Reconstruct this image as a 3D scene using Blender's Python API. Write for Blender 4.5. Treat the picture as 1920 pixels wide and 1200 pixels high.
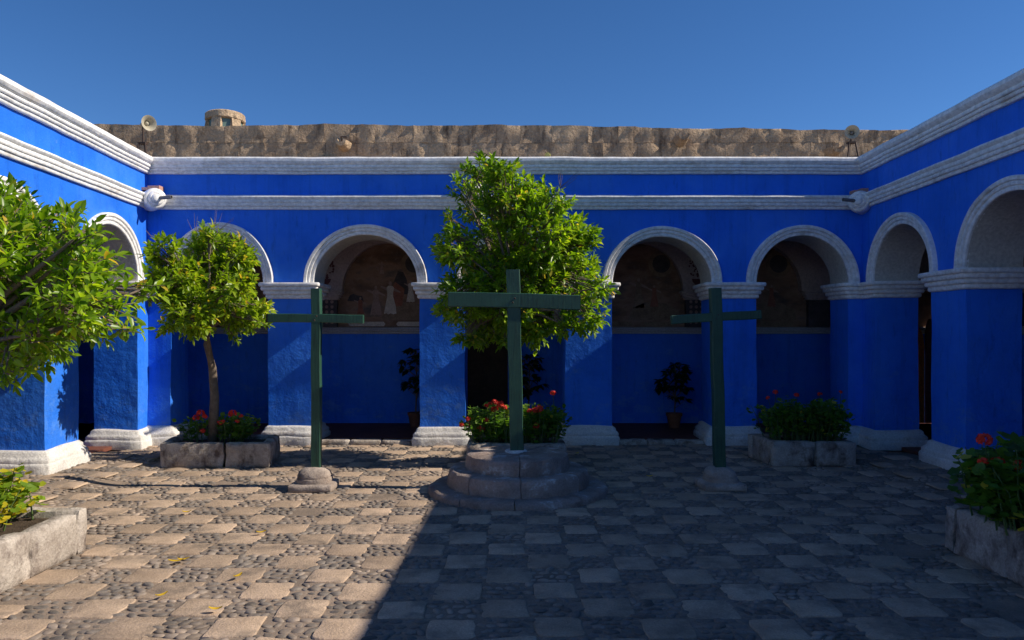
import bpy, math, random
import numpy as np
from mathutils import Vector, noise
random.seed(7); np.random.seed(7)
R = math.radians
F, H, VX, VY = 1420.0, 1.6, 950.0, 620.0        # focal length (photo px), eye height, vanishing point
scene = bpy.context.scene
for o in list(bpy.data.objects): bpy.data.objects.remove(o)

# ------------------------------------------------------------------ camera, sky, sun, exposure
cam_d = bpy.data.cameras.new('camera'); cam = bpy.data.objects.new('camera', cam_d)
scene.collection.objects.link(cam); scene.camera = cam
cam.location = (0, 0, H); cam.rotation_euler = (R(90), 0, 0)
cam_d.sensor_width = 36; cam_d.lens = F / 1920 * 36
cam_d.shift_x = (960 - VX) / 1920; cam_d.shift_y = (VY - 600) / 1920
cam_d.clip_start = 0.05; cam_d.clip_end = 3000
SUN_EL, SUN_AZ = 36.4, 93.2                       # azimuth clockwise from +Y: the sun stands to the right
world = bpy.data.worlds.new('World'); scene.world = world; world.use_nodes = True
wn = world.node_tree.nodes; wl = world.node_tree.links
sky = wn.new('ShaderNodeTexSky'); sky.sky_type = 'NISHITA'; sky.sun_disc = False
sky.sun_elevation = R(SUN_EL); sky.sun_rotation = R(SUN_AZ)
sky.altitude = 3500; sky.air_density = 1.0; sky.dust_density = 0.1; sky.ozone_density = 3.5
bg = wn['Background']; bg.inputs[1].default_value = 0.105
hs = wn.new('ShaderNodeHueSaturation'); hs.inputs['Saturation'].default_value = 1.2; hs.inputs['Hue'].default_value = 0.504
wl.new(sky.outputs[0], hs.inputs['Color']); wl.new(hs.outputs[0], bg.inputs[0])
sun_d = bpy.data.lights.new('sun', 'SUN'); sun = bpy.data.objects.new('sun', sun_d)
scene.collection.objects.link(sun); sun.location = (20, 0, 20)
sun_d.energy = 4.8; sun_d.angle = R(0.5); sun_d.color = (1.0, 0.90, 0.76)
sdir = Vector((math.sin(R(SUN_AZ)) * math.cos(R(SUN_EL)), math.cos(R(SUN_AZ)) * math.cos(R(SUN_EL)), math.sin(R(SUN_EL))))
sun.rotation_euler = sdir.to_track_quat('Z', 'Y').to_euler()
vs = scene.view_settings
vs.view_transform = 'Standard'; vs.look = 'None'; vs.exposure = 0.35; vs.gamma = 1; vs.use_curve_mapping = False

# ------------------------------------------------------------------ helpers
col = scene.collection
def P(px, py, Y):
    return Vector(((px - VX) / F * Y, Y, H - (py - VY) / F * Y))
def tag(o, label=None, cat=None, group=None, kind=None):
    if label: o['label'] = label
    if cat: o['category'] = cat
    if group: o['group'] = group
    if kind: o['kind'] = kind
    return o
def empty(name, loc, label=None, cat=None, group=None):
    o = bpy.data.objects.new(name, None); col.objects.link(o); o.location = loc
    o.empty_display_size = 0.2
    return tag(o, label, cat, group)
def wob(v, a=0.007):
    n = noise.noise_vector(Vector(v) * 1.7) * a + noise.noise_vector(Vector(v) * 4.5 + Vector((9, 3, 1))) * a * 0.45
    return (v[0] + n.x, v[1] + n.y, v[2] + n.z)
def worldloc(o):
    p = Vector((0, 0, 0))
    while o is not None: p = p + o.location; o = o.parent
    return p
class MB:
    def __init__(s): s.v = []; s.f = []
    def add(s, vs_, fs):
        b = len(s.v); s.v += [tuple(x) for x in vs_]; s.f += [tuple(i + b for i in q) for q in fs]; return s
    def box(s, x0, x1, y0, y1, z0, z1):
        return s.add([(x0,y0,z0),(x1,y0,z0),(x1,y1,z0),(x0,y1,z0),(x0,y0,z1),(x1,y0,z1),(x1,y1,z1),(x0,y1,z1)],
                     [(3,2,1,0),(4,5,6,7),(0,1,5,4),(1,2,6,5),(2,3,7,6),(3,0,4,7)])
    def tube(s, pts, rad, n=8, cap=True):
        pts = [Vector(p) for p in pts]
        if not hasattr(rad, '__len__'): rad = [rad] * len(pts)
        V = []; Fs = []
        for i, p in enumerate(pts):
            t = (pts[min(i+1, len(pts)-1)] - pts[max(i-1, 0)]).normalized()
            a = Vector((0,0,1)) if abs(t.z) < 0.9 else Vector((1,0,0))
            u = t.cross(a).normalized(); w = t.cross(u)
            for k in range(n):
                an = 2*math.pi*k/n
                V.append(p + (u*math.cos(an) + w*math.sin(an)) * rad[i])
        for i in range(len(pts)-1):
            for k in range(n):
                Fs.append((i*n+k, i*n+(k+1)%n, (i+1)*n+(k+1)%n, (i+1)*n+k))
        if cap:
            Fs.append(tuple(range(n))[::-1]); Fs.append(tuple(range((len(pts)-1)*n, len(pts)*n)))
        return s.add(V, Fs)
    def lathe(s, prof, origin, axis, n=24, a0=0, a1=2*math.pi):
        ax = Vector(axis).normalized(); a = Vector((0,0,1)) if abs(ax.z) < 0.9 else Vector((1,0,0))
        u = ax.cross(a).normalized(); w = ax.cross(u); o = Vector(origin); V = []; Fs = []
        m = len(prof); full = abs(a1-a0-2*math.pi) < 1e-6; cols = n if full else n+1
        for k in range(cols):
            an = a0 + (a1-a0)*k/n
            for r, h in prof: V.append(o + (u*math.cos(an)+w*math.sin(an))*r + ax*h)
        for k in range(n):
            k2 = (k+1) % cols
            for j in range(m-1): Fs.append((k*m+j, k2*m+j, k2*m+j+1, k*m+j+1))
        return s.add(V, Fs)
    def build(s, name, m, parent=None, wobble=0, smooth=False, kind=None, angle=None):
        V = s.v
        if wobble: V = [wob(v, wobble) for v in V]
        L = worldloc(parent) if parent is not None else Vector((0,0,0))
        me = bpy.data.meshes.new(name); me.from_pydata([(v[0]-L.x, v[1]-L.y, v[2]-L.z) for v in V], [], s.f)
        me.materials.append(m); me.validate()
        if smooth:
            me.polygons.foreach_set('use_smooth', [True]*len(me.polygons))
            if angle: me.set_sharp_from_angle(angle=R(angle))
        o = bpy.data.objects.new(name, me); col.objects.link(o); o.parent = parent
        if kind: o['kind'] = kind
        return o
def fix(o):                                     # make the normals of a closed mesh consistent
    import bmesh
    b = bmesh.new(); b.from_mesh(o.data); bmesh.ops.remove_doubles(b, verts=b.verts, dist=1e-5)
    bmesh.ops.recalc_face_normals(b, faces=b.faces); b.to_mesh(o.data); b.free(); return o

# ------------------------------------------------------------------ materials
def new_mat(name):
    m = bpy.data.materials.new(name); m.use_nodes = True
    return m, m.node_tree.nodes, m.node_tree.links, m.node_tree.nodes['Principled BSDF']
def nz(N, L, vec, scale, detail=4, rough=0.6):
    t = N.new('ShaderNodeTexNoise'); t.inputs['Scale'].default_value = scale
    t.inputs['Detail'].default_value = detail; t.inputs['Roughness'].default_value = rough
    L.new(vec, t.inputs['Vector']); return t.outputs['Fac']
def ramp(N, L, fac, stops):
    r = N.new('ShaderNodeValToRGB'); L.new(fac, r.inputs[0]); e = r.color_ramp.elements
    while len(e) < len(stops): e.new(0.5)
    for k, (p, c) in enumerate(stops):
        e[k].position = p; e[k].color = (*c, 1) if len(c) == 3 else c
    return r.outputs[0]
def mix(N, L, fac, a, b, mode='MIX'):
    x = N.new('ShaderNodeMix'); x.data_type = 'RGBA'; x.blend_type = mode
    if isinstance(fac, (int, float)): x.inputs[0].default_value = fac
    else: L.new(fac, x.inputs[0])
    for i, c in ((6, a), (7, b)):
        if isinstance(c, tuple): x.inputs[i].default_value = (*c, 1)
        else: L.new(c, x.inputs[i])
    return x.outputs[2]
def mapping(N, L, vec, sc):
    m = N.new('ShaderNodeMapping'); m.inputs['Scale'].default_value = sc; L.new(vec, m.inputs[0]); return m.outputs[0]
def math_(N, L, op, a, b):
    x = N.new('ShaderNodeMath'); x.operation = op
    for i, c in enumerate((a, b)):
        if isinstance(c, (int, float)): x.inputs[i].default_value = c
        else: L.new(c, x.inputs[i])
    return x.outputs[0]
def bump(N, L, bs, h, strength, dist=0.01):
    b = N.new('ShaderNodeBump'); b.inputs['Strength'].default_value = strength; b.inputs['Distance'].default_value = dist
    L.new(h, b.inputs['Height']); L.new(b.outputs[0], bs.inputs['Normal']); return b
def grainy(name, c1, c2, scale=3, rough=0.85, bs_=0.6, bd=0.01, fine=60, stains=None, stainmap=(1,1,1), stain_lo=0.5, stain_hi=0.7, rnd=0.0, coarse=None):
    m, N, L, b = new_mat(name)
    pos = N.new('ShaderNodeNewGeometry').outputs['Position']
    n1 = nz(N, L, pos, scale, 6)
    c = ramp(N, L, n1, [(0.3, c1), (0.7, c2)])
    n2 = nz(N, L, pos, fine, 3)
    sp = ramp(N, L, n2, [(0.3, (0.78,)*3), (0.65, (1.1,)*3)])
    c = mix(N, L, 1.0, c, sp, 'MULTIPLY')
    if stains:
        n3 = nz(N, L, mapping(N, L, pos, stainmap), 1.0, 7, 0.7)
        f = ramp(N, L, n3, [(stain_lo, (0,0,0)), (stain_hi, (1,1,1))])
        c = mix(N, L, f, c, stains)
    if rnd:
        oi = N.new('ShaderNodeObjectInfo').outputs['Random']
        rr = ramp(N, L, oi, [(0, (1-rnd,)*3), (1, (1+rnd*0.6,)*3)])
        c = mix(N, L, 1.0, c, rr, 'MULTIPLY')
    L.new(c, b.inputs['Base Color']); b.inputs['Roughness'].default_value = rough
    b.inputs['Specular IOR Level'].default_value = 0.25
    n4 = nz(N, L, pos, coarse or scale*4, 8, 0.65)
    hsum = math_(N, L, 'ADD', n4, math_(N, L, 'MULTIPLY', n2, 0.25))
    bump(N, L, b, hsum, bs_, bd)
    return m
M = {}
def blue_plaster():
    m, N, L, b = new_mat('blue_plaster')
    pos = N.new('ShaderNodeNewGeometry').outputs['Position']
    sep = N.new('ShaderNodeSeparateXYZ'); L.new(pos, sep.inputs[0])
    n1 = nz(N, L, pos, 1.3, 7, 0.65)
    c = ramp(N, L, n1, [(0.3, (0.010, 0.130, 0.64)), (0.55, (0.020, 0.170, 0.78)), (0.75, (0.040, 0.21, 0.82))])
    # worn and repainted patches, mostly low on the wall
    n2 = nz(N, L, mapping(N, L, pos, (2.2, 2.2, 3.5)), 1.6, 9, 0.75)
    low = N.new('ShaderNodeMapRange'); low.inputs[1].default_value = 0.2; low.inputs[2].default_value = 1.7
    low.inputs[3].default_value = 0.13; low.inputs[4].default_value = 0.0; L.new(sep.outputs[2], low.inputs[0])
    f = ramp(N, L, math_(N, L, 'ADD', n2, low.outputs[0]), [(0.63, (0,0,0)), (0.74, (0.8,)*3)])
    c = mix(N, L, f, c, (0.09, 0.24, 0.66))
    n5 = nz(N, L, mapping(N, L, pos, (5, 5, 1.2)), 2.0, 8, 0.7)
    f2 = ramp(N, L, n5, [(0.56, (0,0,0)), (0.70, (0.55,)*3)])
    c = mix(N, L, f2, c, (0.003, 0.07, 0.36))
    n6 = nz(N, L, mapping(N, L, pos, (9, 9, 0.5)), 1.0, 6, 0.6)
    c = mix(N, L, ramp(N, L, n6, [(0.52,(0,0,0)),(0.80,(0.40,)*3)]), c, (0.004, 0.06, 0.30))
    n7 = nz(N, L, pos, 0.55, 8, 0.72)
    c = mix(N, L, ramp(N, L, n7, [(0.47,(0,0,0)),(0.66,(0.55,)*3)]), c, (0.06, 0.23, 0.76))
    n8 = nz(N, L, pos, 26, 6, 0.7)
    c = mix(N, L, ramp(N, L, n8, [(0.70,(0,0,0)),(0.76,(0.55,)*3)]), c, (0.20, 0.33, 0.62))
    L.new(c, b.inputs['Base Color']); b.inputs['Roughness'].default_value = 0.62
    b.inputs['Specular IOR Level'].default_value = 0.22
    n3 = nz(N, L, pos, 7, 9, 0.62); n4 = nz(N, L, pos, 45, 4)
    lowm = N.new('ShaderNodeMapRange'); lowm.inputs[1].default_value = 0.3; lowm.inputs[2].default_value = 1.9
    lowm.inputs[3].default_value = 1.6; lowm.inputs[4].default_value = 0.55; L.new(sep.outputs[2], lowm.inputs[0])
    hh = math_(N, L, 'ADD', math_(N, L, 'MULTIPLY', n3, lowm.outputs[0]), math_(N, L, 'MULTIPLY', n4, 0.14))
    bump(N, L, b, hh, 0.75, 0.025)
    return m
M['blue'] = blue_plaster()
M['trim'] = grainy('white_lime_trim', (0.72,0.71,0.69), (0.84,0.83,0.81), 2.2, 0.8, 0.22, 0.006, 18, (0.42,0.35,0.28), (1.6,1.6,3.5), 0.56, 0.74, coarse=9)
M['plinth'] = grainy('worn_white_plinth', (0.55,0.53,0.50), (0.74,0.72,0.69), 3.5, 0.85, 0.8, 0.015, 50, (0.30,0.26,0.23), (3,3,6), 0.56, 0.70)
M['soffit'] = grainy('cream_soffit_plaster', (0.50,0.47,0.41), (0.62,0.58,0.51), 2.0, 0.85, 0.6, 0.012, 30)
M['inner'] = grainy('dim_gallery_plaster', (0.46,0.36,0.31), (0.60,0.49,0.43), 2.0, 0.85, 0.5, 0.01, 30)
M['rail'] = grainy('grey_dado_rail', (0.40,0.38,0.38), (0.50,0.48,0.48), 2.0, 0.8, 0.4, 0.008, 40)
M['upper'] = grainy('weathered_volcanic_stone', (0.42,0.29,0.185), (0.66,0.49,0.32), 1.6, 0.95, 1.0, 0.07, 30, (0.13,0.09,0.062), (6.5,2.5,2.0), 0.52, 0.70, 0.05, coarse=13)
M['sillar'] = grainy('pink_grey_sillar', (0.27,0.215,0.18), (0.46,0.385,0.325), 5, 0.92, 0.9, 0.018, 60, (0.11,0.09,0.078), (4,4,5), 0.54, 0.68, 0.12)
M['planter'] = grainy('pale_sillar_planter', (0.33,0.28,0.235), (0.56,0.50,0.435), 6, 0.92, 0.9, 0.018, 60, (0.13,0.10,0.085), (5,5,4), 0.49, 0.64, 0.14)
M['pedestal'] = grainy('brown_pedestal_stone', (0.24,0.18,0.15), (0.42,0.34,0.295), 5, 0.92, 1.0, 0.02, 60, (0.60,0.57,0.53), (5,5,6), 0.57, 0.68, 0.14)
M['slab'] = grainy('paving_slab_stone', (0.39,0.285,0.20), (0.55,0.41,0.295), 4, 0.93, 1.0, 0.008, 90, (0.20,0.16,0.125), (3.1,3.1,3.1), 0.50, 0.70, 0.20, coarse=60)
M['mortar'] = grainy('dusty_mortar', (0.17,0.135,0.105), (0.33,0.25,0.19), 2.5, 0.95, 0.9, 0.01, 70, coarse=25)
M['pebble'] = grainy('grey_river_pebble', (0.095,0.083,0.072), (0.225,0.19,0.16), 9, 0.62, 0.4, 0.003, 110, (0.36,0.28,0.215), (1.6,1.6,1.6), 0.50, 0.66, 0.3)
M['floor'] = grainy('red_clay_floor', (0.13,0.045,0.03), (0.20,0.075,0.05), 3, 0.7, 0.4, 0.004, 60)
M['soil'] = grainy('dry_soil', (0.05,0.035,0.024), (0.12,0.085,0.06), 12, 1, 1, 0.03, 80)
M['brick'] = grainy('pink_brick', (0.40,0.20,0.15), (0.55,0.32,0.25), 12, 0.9, 0.5, 0.006, 60)
M['roof'] = grainy('roof_screed', (0.25,0.21,0.18), (0.36,0.31,0.27), 2, 0.95, 0.6, 0.01, 40)
M['terra'] = grainy('terracotta_pot', (0.22,0.07,0.035), (0.30,0.11,0.06), 9, 0.8, 0.3, 0.004, 50)
M['orange'] = grainy('orange_wall_paint', (0.85,0.20,0.03), (0.92,0.27,0.05), 3, 0.8, 0.4, 0.006, 40)
M['mauve'] = grainy('dusty_red_paint', (0.22,0.08,0.07), (0.30,0.12,0.10), 3, 0.8, 0.4, 0.006, 40)
M['bark'] = grainy('citrus_bark', (0.13,0.10,0.075), (0.24,0.19,0.145), 14, 0.9, 0.9, 0.008, 70)
M['wood_dark'] = grainy('dark_door_wood', (0.030,0.016,0.010), (0.065,0.034,0.02), 10, 0.6, 0.4, 0.004, 60)
def painted_wood():
    m, N, L, b = new_mat('green_painted_timber')
    tc = N.new('ShaderNodeTexCoord').outputs['Object']
    n1 = nz(N, L, mapping(N, L, tc, (60, 60, 3)), 1, 5, 0.7); n2 = nz(N, L, tc, 5, 6)
    c = ramp(N, L, n2, [(0.3, (0.012,0.058,0.034)), (0.7, (0.022,0.088,0.050))])
    c = mix(N, L, ramp(N, L, n1, [(0.52,(0,0,0)),(0.66,(0.8,)*3)]), c, (0.006,0.030,0.018))
    c = mix(N, L, ramp(N, L, nz(N, L, tc, 23, 6, 0.7), [(0.60,(0,0,0)),(0.70,(0.6,)*3)]), c, (0.07,0.12,0.08))
    L.new(c, b.inputs['Base Color']); b.inputs['Roughness'].default_value = 0.5
    bump(N, L, b, n1, 0.7, 0.006); return m
M['green'] = painted_wood()
def leafmat(name, stops, trans, rough=0.36, tfac=0.42):
    m, N, L, b = new_mat(name)
    a = N.new('ShaderNodeAttribute'); a.attribute_name = 'tint'
    c = ramp(N, L, a.outputs['Fac'], stops); L.new(c, b.inputs['Base Color'])
    b.inputs['Roughness'].default_value = rough; b.inputs['Specular IOR Level'].default_value = 0.45
    t = N.new('ShaderNodeBsdfTranslucent'); L.new(mix(N, L, 1.0, c, trans, 'MULTIPLY'), t.inputs[0])
    ms = N.new('ShaderNodeMixShader'); ms.inputs[0].default_value = tfac
    L.new(b.outputs[0], ms.inputs[1]); L.new(t.outputs[0], ms.inputs[2])
    L.new(ms.outputs[0], N['Material Output'].inputs[0]); return m
GR = [(0.0,(0.045,0.11,0.006)), (0.45,(0.15,0.26,0.010)), (0.85,(0.31,0.41,0.018)), (0.93,(0.27,0.31,0.03)), (1.0,(0.55,0.36,0.04))]
GR2 = [(0.0,(0.07,0.15,0.008)), (0.45,(0.20,0.30,0.012)), (0.85,(0.36,0.44,0.022)), (0.93,(0.33,0.35,0.035)), (1.0,(0.60,0.38,0.04))]
M['leaf'] = leafmat('citrus_leaf', GR, (2.6,2.6,1.2))
M['leaf2'] = leafmat('pale_citrus_leaf', GR2, (2.2,2.2,1.2))
M['gleaf'] = leafmat('geranium_leaf', [(0,(0.035,0.09,0.012)),(0.5,(0.095,0.20,0.018)),(0.9,(0.20,0.33,0.025)),(1,(0.5,0.42,0.04))], (2.2,2.2,1.2), 0.6)
M['yleaf'] = leafmat('yellowing_geranium_leaf', [(0,(0.09,0.19,0.012)),(0.42,(0.22,0.34,0.02)),(0.55,(0.58,0.50,0.03)),(1,(0.80,0.52,0.03))], (1.5,1.5,1.0), 0.6)
M['dleaf'] = leafmat('dark_pot_leaf', [(0,(0.01,0.03,0.008)),(1,(0.03,0.06,0.015))], (1.5,1.5,1.0), 0.5)
M['dead'] = leafmat('fallen_yellow_leaf', [(0,(0.75,0.50,0.03)),(1,(0.75,0.50,0.03))], (1,1,1), 0.6)
def plain(name, c, rough=0.5, metal=0, **k):
    m, N, L, b = new_mat(name); pos = N.new('ShaderNodeNewGeometry').outputs['Position']
    n = nz(N, L, pos, k.get('scale', 20), 5)
    L.new(ramp(N, L, n, [(0.3, tuple(x*0.8 for x in c)), (0.7, c)]), b.inputs['Base Color'])
    b.inputs['Roughness'].default_value = rough; b.inputs['Metallic'].default_value = metal; return m
M['red'] = plain('red_petal', (0.80,0.035,0.012), 0.55)
M['steel'] = plain('rusty_iron', (0.07,0.045,0.035), 0.7, 0.3)
M['pipe'] = plain('lead_pipe', (0.18,0.17,0.16), 0.55, 0.2)
M['horn'] = plain('cream_horn', (0.42,0.38,0.28), 0.5)
M['glass'] = plain('dusty_green_glass', (0.16,0.24,0.20), 0.15)
M['disc'] = plain('yellow_disc', (0.62,0.55,0.16), 0.6)
M['pale'] = grainy('mural_pale', (0.55,0.46,0.36), (0.75,0.64,0.52), 8, 0.9, 0.2, 0.002, 50)
M['robe'] = grainy('mural_red_robe', (0.26,0.10,0.065), (0.38,0.16,0.10), 9, 0.9, 0.2, 0.002, 50)
M['flesh'] = grainy('mural_pinkish', (0.32,0.21,0.17), (0.46,0.31,0.25), 9, 0.9, 0.2, 0.002, 50)
M['mhill'] = grainy('mural_hill', (0.20,0.13,0.08), (0.34,0.23,0.15), 7, 0.9, 0.2, 0.002, 50)
M['mdark'] = grainy('mural_dark', (0.06,0.055,0.055), (0.12,0.10,0.095), 7, 0.9, 0.2, 0.002, 50)
M['motif'] = grainy('painted_brown_red', (0.13,0.055,0.05), (0.20,0.09,0.08), 20, 0.9, 0.2, 0.002, 50)
def mural_mat():
    m, N, L, b = new_mat('mural_ground')
    pos = N.new('ShaderNodeNewGeometry').outputs['Position']
    n1 = nz(N, L, mapping(N, L, pos, (1,1,2.2)), 1.7, 7, 0.6)
    c = ramp(N, L, n1, [(0.30,(0.09,0.075,0.065)), (0.45,(0.22,0.125,0.075)), (0.58,(0.34,0.20,0.13)), (0.72,(0.12,0.105,0.095))])
    n2 = nz(N, L, pos, 14, 6, 0.7); c = mix(N, L, ramp(N, L, n2, [(0.55,(0,0,0)),(0.75,(0.6,)*3)]), c, (0.36,0.27,0.22))
    L.new(c, b.inputs['Base Color']); b.inputs['Roughness'].default_value = 0.9; return m
M['mural'] = mural_mat()

# ------------------------------------------------------------------ ground and paving
g = MB()
g.add([(-300,-300,-0.02),(300,-300,-0.02),(300,300,-0.02),(-300,300,-0.02)], [(0,1,2,3)])
gr = g.build('ground', M['mortar']); gr['kind'] = 'structure'
def gz(x, y):                                     # the paving rises a little towards the side arcades
    t = min(1, max(0, (abs(x)-3.95)/0.75)); u = min(1, max(0, (10.1-y)/0.9))
    return 0.085*t*t*(3-2*t)*u*u*(3-2*u)
court = MB()
nx, ny = 80, 100
vv = []; ff = []
for j in range(ny+1):
    for i in range(nx+1):
        x = -5.0 + 10.0*i/nx; y = -4.0 + 14.75*j/ny
        vv.append((x, y, gz(x, y)+0.004*noise.noise(Vector((x*2, y*2, 0)))))
for j in range(ny):
    for i in range(nx): a = j*(nx+1)+i; ff.append((a, a+1, a+nx+2, a+nx+1))
court.add(vv, ff)
court_o = court.build('courtyard_paving', M['mortar'], smooth=True); court_o['kind'] = 'structure'
CW = 0.292; X0, Y0 = -0.435, 4.50
PL = [(-4.05,-2.74,8.8,9.6), (-0.47,0.70,8.75,9.5), (3.12,4.14,8.9,9.62), (-4.35,-3.05,4.2,5.54), (3.20,4.5,4.2,5.57)]
def blocked(x, y):
    for a, b_, c_, d_ in PL:
        if a+0.1 < x < b_-0.1 and c_+0.1 < y < d_-0.1: return True
    return (x-0.11)**2 + (y-7.57)**2 < 0.75**2
def inframe(x, y, m=0):
    if y < 1: return False
    px = VX + x/y*F; py = VY + H/y*F
    return -m < px < 1920+m and py < 1200+m
slabmeshes = []
for k in range(14):
    n = 16; top = []; mid = []; bot = []
    hw = CW/2
    crn = random.uniform(0.035, 0.10); out = []
    for q in range(4):
        an = math.pi/2*q; cr = crn*random.uniform(0.4, 1.8)
        for (ux, uy) in ((1, -0.35), (1, 0.35), (1, 1-cr*2.2), (1-cr*0.62, 1-cr*0.62), (1-cr*2.2, 1)):
            out.append((ux*math.cos(an)-uy*math.sin(an), ux*math.sin(an)+uy*math.cos(an)))
    n = len(out)
    for (ox, oy) in out:
        c, s_ = ox, oy; r = hw*random.uniform(0.93, 1.03)
        bot.append((c*r, s_*r, -0.01)); mid.append((c*r*0.985, s_*r*0.985, 0.004+random.uniform(-.002,.001)))
        top.append((c*r*0.93, s_*r*0.93, 0.0065+random.uniform(-.003,.002)))
    V = bot + mid + top + [(0,0,0.008)]
    Fq = []
    for q in range(n):
        w = (q+1) % n
        Fq += [(q, w, n+w, n+q), (n+q, n+w, 2*n+w, 2*n+q), (2*n+q, 2*n+w, 3*n)]
    me = bpy.data.meshes.new('paving_slab'); me.from_pydata(V, [], Fq); me.materials.append(M['slab'])
    me.polygons.foreach_set('use_smooth', [True]*len(me.polygons)); slabmeshes.append(me)
pebmeshes = []
for k in range(14):
    V = []; n = 7; asp = random.uniform(0.48, 0.85); sq = random.uniform(0,1)
    for rr, hh in ((1.0, -0.15), (0.93, 0.22), (0.55, 0.46)):
        for q in range(n):
            a = 2*math.pi*q/n
            w = 1+0.14*math.sin(2*a+k)+0.08*math.sin(3*a+k*2)
            V.append((0.5*rr*w*math.cos(a), 0.5*rr*w*asp*math.sin(a), hh*0.5))
    V.append((0.03,0,0.27)); Fq = []
    for l in range(2):
        for q in range(n): w = (q+1)%n; Fq.append((l*n+q, l*n+w, (l+1)*n+w, (l+1)*n+q))
    for q in range(n): Fq.append((2*n+q, 2*n+(q+1)%n, 3*n))
    me = bpy.data.meshes.new('pebble'); me.from_pydata(V, [], Fq); me.materials.append(M['pebble'])
    me.polygons.foreach_set('use_smooth', [True]*len(me.polygons)); pebmeshes.append(me)
slabs = []; pebs = []
for i in range(-17, 20):
    for j in range(-10, 22):
        cx = X0 + (i+0.5)*CW; cy = Y0 + (j+0.5)*CW
        cx += 0.012*math.sin(j*1.3+i*0.2); cy += 0.018*math.sin(i*0.9+j*0.31)
        if cx < -5.0 or cx > 4.95 or cy > 10.55 or blocked(cx, cy): continue
        if (i+j) % 2 == 0:
            if random.random() < 0.985:
                slabs.append((cx+random.uniform(-.008,.008), cy+random.uniform(-.008,.008), random.choice([0,1,2,3])*math.pi/2+random.uniform(-.05,.05), random.uniform(.90,1.05)))
            continue
        rows = random.choice([4,4,5]); ang0 = random.uniform(-0.5, 0.5)
        for a in range(rows):
            n = random.choice([4,4,5])
            for b in range(n):
                x = cx + ((b+0.5+(0.25 if a%2 else -0.25))/n-0.5)*CW*1.02 + random.uniform(-.007,.007)
                y = cy + ((a+0.5)/rows-0.5)*CW*1.02 + random.uniform(-.007,.007)
                s = random.uniform(0.050, 0.092)
                pebs.append((x, y, ang0+random.gauss(0,0.6), s, random.uniform(0.25,0.62)))
def area(t): return -1e9 if not inframe(t[0], t[1], 5) else -t[1]
slabs.sort(key=area, reverse=True); pebs.sort(key=lambda t: (-1e9 if not inframe(t[0], t[1], 0) else -t[1]+t[3]*6), reverse=True)
def place(mesh, name, x, y, a, sx, sz, tilt=0.0):
    o = bpy.data.objects.new(name, mesh); col.objects.link(o); o.parent = court_o
    o.location = (x, y, 0.002+gz(x, y)); o.rotation_euler = (random.uniform(-tilt,tilt), random.uniform(-tilt,tilt), a); o.scale = (sx, sx, sz); return o
for t in slabs[:300]: place(random.choice(slabmeshes), 'paving_slab', t[0], t[1], t[2], t[3], random.uniform(.6,1.2), 0.012)
for t in pebs[:300]: place(random.choice(pebmeshes), 'pebble', t[0], t[1], t[2], t[3], t[3]*t[4], 0.12)
def merge(items, meshes, name, mat, fn, parent):
    VS = []; FS = []; off = 0; rnd = []
    cache = []
    for me in meshes:
        v = np.array([x.co[:] for x in me.vertices]); f = [tuple(p.vertices) for p in me.polygons]; cache.append((v, f))
    for t in items:
        v, f = random.choice(cache); x, y, a, sx, sz = fn(t)
        c, s_ = math.cos(a), math.sin(a)
        w = v * np.array([sx, sx, sz]); tx, ty = random.uniform(-.1,.1), random.uniform(-.1,.1)
        z = w[:,2] + w[:,0]*tx + w[:,1]*ty
        VS.append(np.stack([w[:,0]*c-w[:,1]*s_+x, w[:,0]*s_+w[:,1]*c+y, z+0.002+gz(x, y)], 1))
        FS += [tuple(i+off for i in q) for q in f]; off += len(v)
    me = bpy.data.meshes.new(name); me.from_pydata(np.concatenate(VS).tolist(), [], FS); me.materials.append(mat)
    me.polygons.foreach_set('use_smooth', [True]*len(me.polygons))
    o = bpy.data.objects.new(name, me); col.objects.link(o); o.parent = parent; o['kind'] = 'stuff'; return o
merge(slabs[300:], slabmeshes, 'far_paving_slabs', M['slab'], lambda t: (t[0], t[1], t[2], t[3], random.uniform(.6,1.2)), court_o)
merge(pebs[300:], pebmeshes, 'small_pebbles', M['pebble'], lambda t: (t[0], t[1], t[2], t[3], t[3]*t[4]), court_o)

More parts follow.
